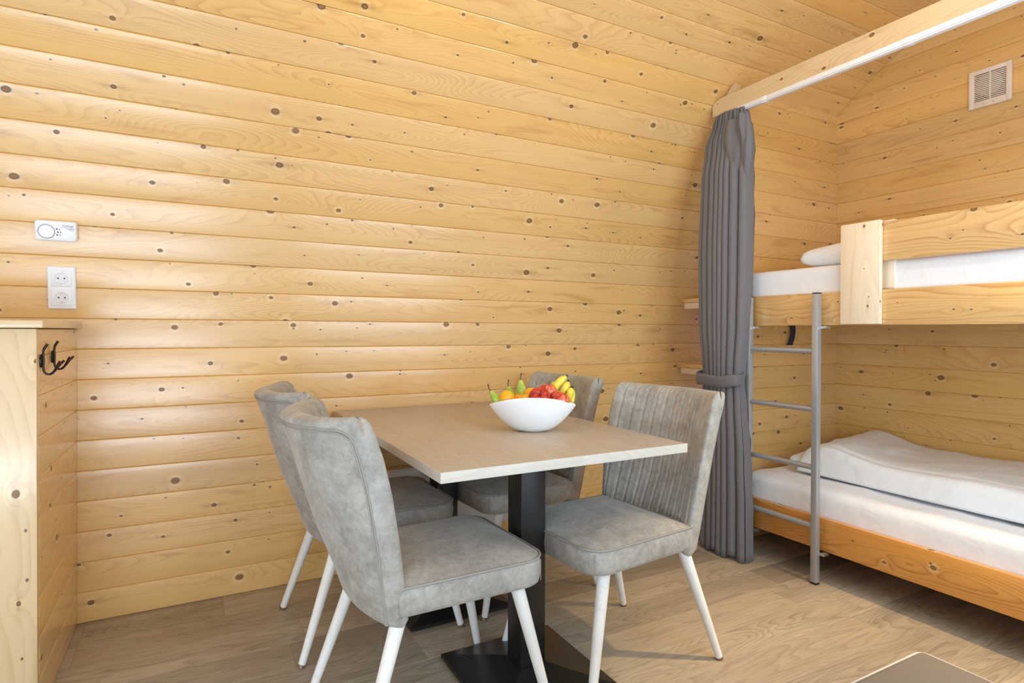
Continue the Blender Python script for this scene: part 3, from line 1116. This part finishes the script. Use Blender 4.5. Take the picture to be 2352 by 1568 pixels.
a_h = rbox('housing', 0.121, 0.072, 0.0, 0.030, 0.010, WHITEP, alarm, taper=0.005)
disc('test_button', 0.0225, 0.028, 0.0322, -0.027, -0.003, WHITEP, alarm, 32, 0.0016)
o = disc('button_ring', 0.0262, 0.028, 0.0304, -0.027, -0.003, TRACKG, alarm, 32, 0.0004)
for kx, kz in ((0.003, 0.0075), (0.006, -0.003), (0.004, -0.0135)):
    disc('indicator', 0.0026, 0.028, 0.0305, kx, kz, DOTD, alarm, 12)
    disc('indicator_icon', 0.0022, 0.028, 0.0304, kx + 0.0085, kz, TEXTG, alarm, 10)
text('FireAngel', 0.0085, 0.036, 0.021, 0.0303, TEXTG, alarm)
for q_, (x0_, zz_) in enumerate(((0.018, 0.0150), (0.030, 0.0112), (0.034, 0.0082), (0.038, 0.0052))):
    o = box('printed_line', x0_, 0.054, -0.0303, -0.0298, zz_ - 0.0005, zz_ + 0.0005, TEXTG, None, 0)
    o.parent = alarm
for q_ in range(4):
    o = box('speaker_slot', 0.018 - 0.001 * q_, 0.053, -0.0304, -0.0296, -0.012 - 0.0045 * q_, -0.0112 - 0.0045 * q_, WHITEM, None, 0)
    o.parent = alarm
alarm.rotation_euler = (0.21, 0, 0)

# double socket
zc = 1.268
sock = empty('double_socket', (-0.428, wall_x(zc) - 0.002, zc), 0, 'white double wall socket under the alarm', 'socket')
sock.rotation_euler = (0.122, 0, 0)
rbox('socket_frame', 0.085, 0.157, 0.0, 0.011, 0.003, WHITEP, sock, taper=0.005)
for cz in (0.0355, -0.0355):
    ins = rbox('socket_insert', 0.061, 0.061, 0.010, 0.0135, 0.007, WHITEP, sock, 0, cz, 0.0015)
    bm = bmesh.new()
    M = Matrix.Translation((0, 0, cz)) @ Matrix.Rotation(PI / 2, 4, 'X')
    lathe(bm, [(0.0, 0.0137), (0.0185, 0.0137), (0.0200, 0.0152), (0.0208, 0.0150), (0.0212, 0.0136), (0.0, 0.0136)], 32, M)
    o = finish('socket_well', bm, WHITEM, None, 40)
    o.parent = ins
    for hx in (-0.0095, 0.0095):
        o = disc('pin_hole', 0.0027, 0.0130, 0.0142, hx, cz, DOTD, None, 12)
        o.parent = ins
    for hz in (0.0165, -0.0165):
        o = box('earth_clip', -0.0028, 0.0028, -0.0158, -0.013, cz + hz - 0.0022, cz + hz + 0.0022, STEEL, None, 0.0006)
        o.parent = ins
    o = disc('screw', 0.0024, 0.0130, 0.0141, 0, cz, WHITEM, None, 10)
    o.parent = ins

# panel heater below the table
heat = empty('panel_heater', (1.10, YB, 0.14), 0, 'white flat panel heater on the back wall under the table', 'heater')
child(box('heater_panel', 0.80, 1.424, YB - 0.062, YB - 0.02, 0.14, 0.455, WHITEM, None, 0.006), heat)
child(box('heater_rim', 0.795, 1.429, YB - 0.052, YB - 0.030, 0.135, 0.460, WHITEP, None, 0.003), heat)
for xb in (0.95, 1.27):
    child(box('wall_bracket', xb - 0.02, xb + 0.02, YB - 0.021, YB - 0.002, 0.2, 0.40, GREYM, None, 0.001), heat)

# ------------------------------------------------------------------ cabinet at the left with coat hooks
CX = -0.388
cab = empty('cabinet', (CX - 0.3, 2.4, 0), 0, 'pine half-height cabinet end at the left edge', 'cabinet')
child(box('front_board', CX - 0.62, CX, 2.086, 2.106, 0.002, 1.116, PINE_CAB, None, 0.0015, 2), cab)
child(box('top_board', CX - 0.64, CX + 0.018, 2.066, YB - 0.014, 1.118, 1.140, PINE_CAB, None, 0.003, 0), cab)
child(box('carcass', CX - 0.62, CX - 0.022, 2.108, YB - 0.010, 0.004, 1.112, PINE_CAB, None, 0.001, 2), cab)
zj = [0.002, 0.1155, 0.231, 0.3465, 0.462, 0.5775, 0.693, 0.8085, 0.924, 1.040, 1.116]
for a, b in zip(zj, zj[1:]):
    child(plank('side_board', (CX, 2.107, a), (CX, YB - 0.006, a), (CX, 2.107, b), (CX, YB - 0.006, b), (1, 0, 0), PINE, None, 0.016), cab)


def hook(yv, zv, lab):
    h = empty('coat_hook', (CX + 0.002, yv, zv), 0, lab, 'coat hook', 'coat hooks on the cabinet side')
    bm = bmesh.new()
    lp = []
    for dd, sc_ in ((0.0, 1.0), (0.003, 1.0), (0.0045, 0.85)):
        lp.append([(dd, 0.0115 * sc_ * math.cos(2 * PI * k_ / 24), 0.019 * sc_ * math.sin(2 * PI * k_ / 24)) for k_ in range(24)])
    bm_loops(bm, lp)
    o = finish('back_plate', bm, IRON, None, 40)
    o.parent = h
    o = tube('upper_prong', catmull([(0.006, 0, 0.010), (0.0065, 0, 0.026), (0.009, 0, 0.036), (0.016, 0, 0.048)], 14), [0.0030] * 8 + [0.0037] * 6, IRON, None, 10)
    o.parent = h
    o = tube('stem', catmull([(0.006, 0, 0.018), (0.0070, 0, 0.0), (0.0065, 0, -0.020), (0.010, 0, -0.034), (0.020, 0, -0.039), (0.030, 0, -0.034)], 20), 0.0031, IRON, None, 10)
    o.parent = h
    for s_ in (-1, 1):
        o = tube('lower_prong', catmull([(0.022, 0, -0.039), (0.032, s_ * 0.005, -0.030), (0.042, s_ * 0.018, -0.013), (0.049, s_ * 0.030, -0.002)], 16), [0.0029] * 12 + [0.0036] * 4, IRON, None, 10)
        o.parent = h
    for zz_ in (0.0135, -0.0135):
        o = tube('screw', [(0.003, 0.005, zz_), (0.0062, 0.005, zz_)], 0.003, STEEL, None, 8)
        o.parent = h
    return h


hook(2.103 + 0.02, 1.024, 'dark iron double coat hook nearer the front edge of the cabinet')
hook(2.275, 1.030, 'dark iron double coat hook nearer the plank wall on the cabinet side')

# ------------------------------------------------------------------ dining table
TX0, TX1, TY0, TY1, TZ = 0.557, 1.415, 1.411, 2.715, 0.750
tbl = empty('dining_table', ((TX0 + TX1) / 2, 2.06, 0), 0, 'rectangular grey oak dining table on two black pedestals', 'table')
child(box('tabletop', TX0 + 0.0012, TX1 - 0.0012, TY0 + 0.0012, TY1, TZ - 0.029, TZ, OAKT, None, 0.001, 1), tbl)
child(box('edge_band', TX0, TX1, TY0 - 0.0005, TY0 + 0.002, TZ - 0.029, TZ - 0.0006, OAKE, None, 0.0004, 0), tbl)
child(box('edge_band', TX0 - 0.0005, TX0 + 0.002, TY0, TY1, TZ - 0.029, TZ - 0.0006, OAKE, None, 0.0004, 1), tbl)
child(box('edge_band', TX1 - 0.002, TX1 + 0.0005, TY0, TY1, TZ - 0.029, TZ - 0.0006, OAKE, None, 0.0004, 1), tbl)


def pedestal(cx, cy):
    bm = bmesh.new()
    hw = 0.212
    L = []
    for z, h_ in ((0.004, hw), (0.016, hw), (0.050, 0.052)):
        L.append([(cx + sx * h_, cy + sy * h_, z) for sx, sy in ((-1, -1), (1, -1), (1, 1), (-1, 1))])
    bm_loops(bm, L)
    b = finish('pedestal_base', bm, BLACK)
    child(b, tbl)
    for sx in (-1, 1):
        for sy in (-1, 1):
            o = tube('glide', [(cx + sx * 0.19, cy + sy * 0.19, 0.0), (cx + sx * 0.19, cy + sy * 0.19, 0.005)], 0.012, BLACKP, None, 10)
            o.parent = b
            o.matrix_parent_inverse = Matrix.Identity(4)
    child(box('pedestal_column', cx - 0.045, cx + 0.045, cy - 0.045, cy + 0.045, 0.045, TZ - 0.036, BLACK, None, 0.003, 2), tbl)
    child(box('top_plate', cx - 0.16, cx + 0.16, cy - 0.16, cy + 0.16, TZ - 0.036, TZ - 0.0295, BLACK, None, 0.001), tbl)


pedestal(0.950, 1.652)
pedestal(0.915, 2.285)

# ------------------------------------------------------------------ chairs


def interp(tab, z):
    if z <= tab[0][0]:
        return tab[0][1]
    for (a, p), (b, q) in zip(tab, tab[1:]):
        if z <= b:
            f = (z - a) / (b - a)
            return p + (q - p) * f
    return tab[-1][1]


WING = [(0.37, -0.128), (0.46, -0.140), (0.58, -0.154), (0.71, -0.176), (0.80, -0.198), (0.87, -0.221), (0.905, -0.237)]
BOW = [(0.37, 0.034), (0.46, 0.054), (0.58, 0.088), (0.71, 0.108), (0.85, 0.112), (0.905, 0.110)]
HALF = [(0.37, 0.212), (0.46, 0.222), (0.60, 0.234), (0.75, 0.243), (0.905, 0.248)]
ZB, ZT = 0.372, 0.905


def back_pt(u, z, outer, thick=1.0):
    """u in -1..1 across, z height; outer: rear face"""
    xw, bw, hw = interp(WING, z), interp(BOW, z), interp(HALF, z)
    c = xw - bw * (1 - abs(u) ** 2.2)
    T = (0.074 + 0.004 * (1 - u * u))
    if outer:
        e = max(0.0, 1 - abs(u) ** 30) ** 0.5
        return Vector((c - T * 0.5 - T * 0.5 * thick * e, u * hw, z))
    e = max(0.0, 1 - abs(u) ** 12) ** 0.5
    x = c - T * 0.5 + T * 0.5 * thick * e
    yv = u * hw
    # stitched channels on the front face
    if abs(u) < 0.90:
        q = (yv / 0.0405 + 0.5) % 1.0 - 0.5
        x -= 0.0055 * math.exp(-(q * 0.0405 / 0.0040) ** 2) * min(1, (z - 0.40) / 0.05)
        x += 0.0018 * (1 - (2 * q) ** 2)
    return Vector((x, u * hw, z))


def build_chair():
    root = empty('dining_chair')
    NUU, NVV = 168, 30
    bm = bmesh.new()
    us = []
    for i in range(NUU + 1):
        t = 2 * i / NUU - 1
        us.append(math.sin(t * PI / 2) * 0.35 + t * 0.65)
    loops = []
    zs = [ZB + (ZT - ZB) * (j / NVV) for j in range(NVV + 1)]
    levels = [(ZB + 0.000, 0.35, 0), (ZB + 0.004, 0.7, 0), (ZB + 0.012, 0.95, 0)] + [(z, 1.0, 0) for z in zs[1:-2]] + [(ZT - 0.014, 0.93, 1), (ZT - 0.006, 0.75, 1), (ZT - 0.001, 0.45, 1), (ZT + 0.001, 0.12, 1)]
    for z, th, top in levels:
        lp = []
        for u in us:
            zz_ = z + (0.012 * (abs(u) ** 4) - 0.004 if z > 0.85 else 0) * max(0, (z - 0.8) / 0.1)
            zz_ -= (0.055 * max(0, (abs(u) - 0.93) / 0.07) ** 2) * max(0, (z - 0.82) / 0.085) if z > 0.82 else 0
            lp.append(back_pt(u, z, False, th) * 1.0 + Vector((0, 0, zz_ - z)))
        for u in us[::-1][1:-1]:
            zz_ = z + (0.012 * (abs(u) ** 4) - 0.004 if z > 0.85 else 0) * max(0, (z - 0.8) / 0.1)
            zz_ -= (0.055 * max(0, (abs(u) - 0.93) / 0.07) ** 2) * max(0, (z - 0.82) / 0.085) if z > 0.82 else 0
            lp.append(back_pt(u, z, True, th) + Vector((0, 0, zz_ - z)))
        loops.append(lp)
    bm_loops(bm, loops)
    back = finish('backrest', bm, SUEDE, root, 179)
    # double welt round the back panel
    for off in (0.0, 0.0075):
        pts = []
        path = [(0.955 - off * 1.5, z) for z in [ZB + 0.01 + (0.845 - ZB - 0.01) * k_ / 14 for k_ in range(15)]]
        corner = [(0.955 - off * 1.5 - 0.10 * (1 - math.cos(a)), 0.845 + (0.035 - off) * math.sin(a)) for a in [PI / 2 * k_ / 6 for k_ in range(1, 7)]]
        left = path + corner
        mid = [(u, 0.880 - off) for u in [0.85 - off * 1.5 - 0.1 * k_ for k_ in range(1, 9)]]
        full_ = left + mid + [(0.0, 0.880 - off)] + [(-u, z) for u, z in (left + mid)[::-1]]
        for u, z in full_:
            p_ = back_pt(u, z, True)
            pts.append(p_ + Vector((-0.0005, 0, 0)))
        o = tube('piping', pts, 0.0026, SEAM, back, 8)
    # seat
    bm = bmesh.new()

    def outline(ins):
        x0, x1, hw, rf, rb = -0.175 + ins, 0.268 - ins, 0.232 - ins, max(0.075 - ins, 0.02), 0.03
        pts = []
        for k_ in range(13):
            a = -PI / 2 + PI / 2 * k_ / 12
            pts.append((x1 - rf + rf * math.cos(a), -hw + rf + rf * math.sin(a)))
        for k_ in range(13):
            a = PI / 2 * k_ / 12
            pts.append((x1 - rf + rf * math.cos(a), hw - rf + rf * math.sin(a)))
        for k_ in range(9):
            pts.append((x1 - rf - (x1 - rf - x0) * (k_ + 1) / 9, hw - 0.012 * (k_ + 1) / 9))
        for k_ in range(8):
            pts.append((x0, (hw - 0.012) * (1 - 2 * (k_ + 1) / 9)))
        for k_ in range(9):
            pts.append((x0 + (x1 - rf - x0) * k_ / 9, -hw + 0.012 * (1 - k_ / 9)))
        return pts
    L = []
    for ins, z in ((0.06, 0.392), (0.012, 0.393), (0.003, 0.399), (0.0, 0.410), (-0.003, 0.435), (0.0, 0.462), (0.003, 0.470), (0.009, 0.4735), (0.016, 0.4765), (0.035, 0.484), (0.065, 0.492), (0.10, 0.498), (0.14, 0.502), (0.17, 0.5035)):
        L.append([(x, y, z) for x, y in outline(ins)])
    bm_loops(bm, L)
    seat = finish('seat', bm, SUEDE, root, 60)
    tube('piping', [(x, y, 0.4705) for x, y in outline(0.0005)], 0.0036, SEAM, seat, 8, True)
    # vertical stitch lines at the front corners
    for sg in (-1, 1):
        tube('corner_seam', [(0.248, sg * 0.2135, z) for z in (0.402, 0.42, 0.445, 0.462)], 0.0012, SEAM, seat, 6)
    # legs
    for fx, tx, in ((-0.296, -0.160), (0.280, 0.184)):
        for sg in (-1, 1):
            a, b = Vector((tx, sg * 0.183, 0.398)), Vector((fx, sg * 0.232, 0.0))
            d = (b - a)
            bm = bmesh.new()
            bm_tube(bm, [a, a + d * 0.5, a + d * 0.975], [0.0205, 0.0165, 0.0122], 18)
            uvl = bm.loops.layers.uv.new('UVMap')
            for f in bm.faces:
                for l in f.loops:
                    c = l.vert.co
                    l[uvl].uv = (c.z + sg, (c.x + c.y) * 1.0 + fx * 9)
            lg = finish('leg', bm, WASH, root, 50)
            tube('foot_cap', [a + d * 0.972, b + Vector((0, 0, 0.001))], [0.0126, 0.0118], CHROME, lg, 16)
    return root


def copy_tree(o, parent=None):
    c = o.copy()
    COL.objects.link(c)
    if parent:
        c.parent = parent
    for ch in list(o.children):
        copy_tree(ch, c)
    return c


chair = build_chair()
spots = [
    (0.615, 1.637, math.radians(2.5), 'grey suede chair in front on the left of the table, its back nearest the camera'),
    (0.606, 2.262, math.radians(0.0), 'grey suede chair on the left of the table next to the plank wall'),
    (1.260, 1.622, math.radians(184.5), 'grey suede chair on the right of the table nearest the curtain'),
    (1.246, 2.285, math.radians(184), 'grey suede chair on the right behind the fruit bowl, against the plank wall'),
]
for i, (x, y, a, lab) in enumerate(spots):
    c = chair if i == 0 else copy_tree(chair)
    c.location = (x, y, 0)
    c.rotation_euler = (0, 0, a)
    tag(c, lab, 'chair', 'dining chairs round the table')

# ------------------------------------------------------------------ fruit bowl
BC = Vector((1.085, 1.845, TZ + 0.0008))
bowl_ang = math.atan2(-0.476, 0.879)
bm = bmesh.new()
NS = 72
HL, HWD = 0.158, 0.088


def bowl_pt(a, t, ins):
    """a around, t 0 (foot) .. 1 (rim)"""
    ca, sa = math.cos(a), math.sin(a)
    rl = (HL - ins) * (0.24 + 0.76 * t ** 0.55)
    rw = (HWD - ins) * (0.34 + 0.66 * t ** 0.55)
    x = rl * math.copysign(abs(ca) ** 1.0, ca)
    yv = rw * math.copysign(abs(sa) ** (1.0 + 0.45 * t), sa)
    zr = 0.124 - 0.030 * abs(ca) ** 2.2
    return Vector((x, yv, ins * 1.2 + (zr - (ins * 1.2 if t < 1 else 0)) * t if ins else zr * t))


loops = []
for j in range(15):
    t = (j / 14)
    loops.append([bowl_pt(2 * PI * k_ / NS, t, 0) for k_ in range(NS)])
for j in range(15):
    t = 1 - (j / 14)
    loops.append([bowl_pt(2 * PI * k_ / NS, t, 0.0045) for k_ in range(NS)])
bm_loops(bm, loops)
bowl = finish('fruit_bowl', bm, WHITEB, None, 60, BC)
bowl.rotation_euler = (0, 0, bowl_ang)
tag(bowl, 'white boat-shaped bowl of fruit on the table', 'bowl')


def fruit_mat(name, a, b, c=None, scale=6, rough=0.35, streak=False, spots_=None):
    k = NT(name)
    oc = k.n('ShaderNodeTexCoord').outputs['Object']
    nn = k.noise(oc, scale * 8, 4, 0.6, 0.8)
    if streak:
        s = k.sep(oc)
        an = k.math('ARCTAN2', s[1], s[0])
        nn = k.math('ADD', k.math('MULTIPLY', nn, 0.5), k.math('MULTIPLY', k.noise(k.comb(k.math('MULTIPLY', an, 4.0), k.math('MULTIPLY', s[2], 25.0)), 1.0, 3), 0.5))
    col = k.mix(k.range(nn, 0.38, 0.62, 0, 1, True), a, b)
    if c:
        s = k.sep(oc)
        col = k.mix(k.range(s[2], c[1], c[2], 0, 1, True), col, c[0])
    if spots_:
        sp = k.noise(oc, 260, 2, 0.5)
        col = k.mix(k.range(sp, 0.66, 0.72, 0, 0.8), col, spots_)
    k.bump(k.noise(oc, 300, 2), 0.06, 0.001)
    return k.fin(col, rough, 0.5)


APPLE = fruit_mat('apple_skin_red', srgb(150, 28, 26), srgb(206, 66, 44), None, 5, 0.25, True, srgb(226, 170, 110))
APPLE2 = fruit_mat('apple_skin_pink', srgb(190, 44, 44), srgb(228, 130, 92), None, 4, 0.28, True, srgb(236, 190, 130))
ORANGE = fruit_mat('orange_peel', srgb(248, 168, 22), srgb(252, 186, 40), None, 6, 0.4)
LEMON = fruit_mat('yellow_peel', srgb(250, 196, 40), srgb(252, 208, 66), None, 6, 0.4)
PEAR = fruit_mat('pear_skin', srgb(150, 176, 66), srgb(186, 204, 104), None, 5, 0.4, False, srgb(128, 118, 52))
BANANA = fruit_mat('banana_peel', srgb(226, 208, 62), srgb(240, 226, 92), None, 3, 0.45)
BTIP = plain('banana_tip', srgb(58, 54, 40), 0.7)
BGREEN = plain('banana_green', srgb(168, 190, 70), 0.5)
STEM = plain('fruit_stem', srgb(70, 52, 40), 0.7)


def rot_to(v):
    return Vector((0, 0, 1)).rotation_difference(Vector(v).normalized()).to_matrix().to_4x4()


FRUIT = []


def apple(at, r_, axis, mat, lab):
    c = Vector(at)
    o = empty('apple', c, 0, lab, 'apple', 'apples in the bowl')
    o.rotation_mode = 'QUATERNION'
    o.rotation_quaternion = Vector((0, 0, 1)).rotation_difference(Vector(axis).normalized())
    bm = bmesh.new()
    pr = []
    for k_ in range(25):
        a = -PI / 2 + PI * k_ / 24
        rr = math.cos(a) * (1 + 0.06 * math.sin(a))
        zz_ = 0.90 * math.sin(a)
        if a > 1.0:
            zz_ -= 0.42 * ((a - 1.0) / 0.57) ** 2
        if a < -1.1:
            zz_ += 0.25 * ((-a - 1.1) / 0.47) ** 2
        pr.append((rr * r_, zz_ * r_))
    lathe(bm, pr, 32)
    b = finish('flesh', bm, mat, o, 179)
    tube('stem', catmull([(0, 0, 0.52 * r_), (0.002, 0, 0.8 * r_), (0.005, 0.002, 1.12 * r_)], 7), 0.0014, STEM, o, 7)
    FRUIT.append(o)
    return o


def orb(name, at, r_, axis, mat, lab, cat, grp):
    c = Vector(at)
    o = empty(name, c, 0, lab, cat, grp)
    o.rotation_mode = 'QUATERNION'
    o.rotation_quaternion = Vector((0, 0, 1)).rotation_difference(Vector(axis).normalized())
    bm = bmesh.new()
    pr = [(r_ * math.cos(a), 0.92 * r_ * math.sin(a)) for a in [-PI / 2 + PI * k_ / 20 for k_ in range(21)]]
    lathe(bm, pr, 28)
    finish('peel', bm, mat, o, 179)
    bm = bmesh.new()
    lathe(bm, [(0, 0.905 * r_), (0.0028, 0.912 * r_), (0.002, 0.935 * r_), (0, 0.94 * r_)], 10)
    finish('calyx', bm, STEM, o, 60)
    return o


def pear(at, r_, h_, axis, lab, stem=0.026):
    c = Vector(at)
    o = empty('pear', c, 0, lab, 'pear', 'pears in the bowl')
    o.rotation_mode = 'QUATERNION'
    o.rotation_quaternion = Vector((0, 0, 1)).rotation_difference(Vector(axis).normalized())
    bm = bmesh.new()
    tab = [(-1.0, 0.0), (-0.97, 0.35), (-0.85, 0.72), (-0.6, 0.95), (-0.3, 1.0), (0.0, 0.92), (0.3, 0.74), (0.6, 0.54), (0.85, 0.40), (1.05, 0.30), (1.15, 0.18), (1.18, 0.0)]
    pts = catmull([(r_ * b, 0, a * h_ / 2) for a, b in tab], 34)
    lathe(bm, [(max(p.x, 0), p.z) for p in pts], 26)
    finish('flesh', bm, PEAR, o, 179)
    tube('stem', catmull([(0, 0, 0.57 * h_), (0.001, 0.001, 0.57 * h_ + stem * 0.5), (0.005, -0.003, 0.57 * h_ + stem)], 8), [0.0016] * 5 + [0.002, 0.0024, 0.0026], STEM, o, 8)
    return o


VR, VU, VF = Vector(r1), Vector(u1), Vector(fw)
pear((0.9746, 1.9094, 0.8578), 0.026, 0.078, -0.55 * VR + 0.8 * VU, 'green pear at the left tip of the bowl, stem out to the left')
pear((1.0426, 1.9352, 0.8628), 0.027, 0.078, -0.2 * VR + 1.0 * VU + 0.3 * VF, 'green pear behind the two front oranges, lower stem')
pear((1.0774, 1.9108, 0.8781), 0.029, 0.092, -0.1 * VR + 1.0 * VU, 'green pear standing tallest in the middle of the bowl')
orb('orange', (0.9953, 1.8756, 0.8713), 0.0285, VR * 1 - VU * 0.25 - VF * 0.35, ORANGE, 'orange at the front left of the bowl beside the leftmost pear', 'orange', 'oranges in the bowl')
orb('orange', (1.0566, 1.8935, 0.8599), 0.024, VU, ORANGE, 'small orange half hidden right of the front left orange', 'orange', 'oranges in the bowl')
orb('orange', (1.0923, 1.8687, 0.8831), 0.025, VU, ORANGE, 'orange on top left of the upper red apple', 'orange', 'oranges in the bowl')
orb('orange', (1.0621, 1.8451, 0.8663), 0.022, VU, LEMON, 'yellow orange tucked left of the dark red apple', 'orange', 'oranges in the bowl')
orb('orange', (1.0406, 1.8453, 0.8564), 0.021, VU, ORANGE, 'orange barely showing over the front rim of the bowl', 'orange', 'oranges in the bowl')
apple((1.0880, 1.8027, 0.8740), 0.040, -VF * 0.75 + VU * 0.55, APPLE, 'dark red apple at the front rim, stalk towards the camera')
apple((1.1444, 1.8406, 0.8897), 0.0355, VU + 0.1 * VR, APPLE2, 'red apple on top in front of the bananas')
apple((1.1648, 1.7838, 0.8625), 0.0365, VU * 0.75 + VR * 0.45, APPLE2, 'pinkish red apple at the right of the bowl below the bananas')

ban = empty('banana_bunch', Vector((1.1866, 1.8231, 0.8572)), 0, 'bunch of yellow bananas standing up at the right of the bowl', 'bananas')


def banana(p0, p1, bend, r_, name='banana'):
    a, b = p0, p1
    mid = (a + b) / 2 + bend
    pts = catmull([a, a.lerp(mid, 0.55) + bend * 0.18, mid, mid.lerp(b, 0.5) + bend * 0.16, b], 20)
    rr = []
    for i in range(20):
        t = i / 19
        e = min(1, (t + 0.02) / 0.20) ** 0.6 * min(1, (1.04 - t) / 0.24) ** 0.7
        rr.append(max(r_ * e, 0.0045))
    bm = bmesh.new()
    bm_tube(bm, pts, rr, 12)
    o = finish(name, bm, BANANA, None, 60)
    child(o, ban)
    d = (pts[-1] - pts[-2]).normalized()
    t = tube('banana_tip', [pts[-1] - d * 0.002, pts[-1] + d * 0.006], [0.0047, 0.0042], BTIP, None, 8)
    t.parent = o
    return o


banana(Vector((1.1733, 1.8532, 0.8677)), Vector((1.2204, 1.8283, 0.9457)), VR * -0.010 + VU * 0.004, 0.0155)
banana(Vector((1.1767, 1.8285, 0.8539)), Vector((1.2121, 1.8042, 0.9284)), VR * 0.006 + VU * -0.002, 0.0150)
banana(Vector((1.1854, 1.8066, 0.8430)), Vector((1.2121, 1.7814, 0.9079)), VR * 0.006, 0.0150)
banana(Vector((1.2163, 1.8012, 0.8322)), Vector((1.2262, 1.7964, 0.9028)), VR * 0.006, 0.0085)
banana(Vector((1.1809, 1.8775, 0.8714)), Vector((1.2012, 1.8670, 0.9239)), VR * -0.003, 0.0130)

# ------------------------------------------------------------------ bench seat corner at lower right; unseen part enlarged to block low light
ott = empty('bench_seat', (0.87, 0.27, 0), 0, 'taupe leather seat corner at the lower right, in front of the bunk bed', 'bench')
o = soft_box('cushion', 0.34, 1.406, -0.16, 0.706, 0.30, 0.42, 0.016, LEATH, 0.0015, 16, 10, 3.0)
child(o, ott)
pth = []
x0, x1, y0, y1, rr = 0.342, 1.404, -0.158, 0.704, 0.02
for cx_, cy_, a0 in ((x1 - rr, y1 - rr, 0), (x0 + rr, y1 - rr, 90), (x0 + rr, y0 + rr, 180), (x1 - rr, y0 + rr, 270)):
    for k_ in range(6):
        a = math.radians(a0 + 90 * k_ / 5)
        pth.append((cx_ + rr * math.cos(a), cy_ + rr * math.sin(a), 0.4125))
child(tube('piping', pth, 0.0035, LEATHS, None, 8, True), ott)
child(box('body', 0.355, 1.39, -0.145, 0.69, 0.03, 0.303, LEATH, None, 0.012), ott)
for xx in (0.40, 1.345):
    for yv in (-0.10, 0.645):
        child(tube('foot', [(xx, yv, 0.0), (xx, yv, 0.034)], [0.018, 0.022], BLACKP, None, 14), ott)
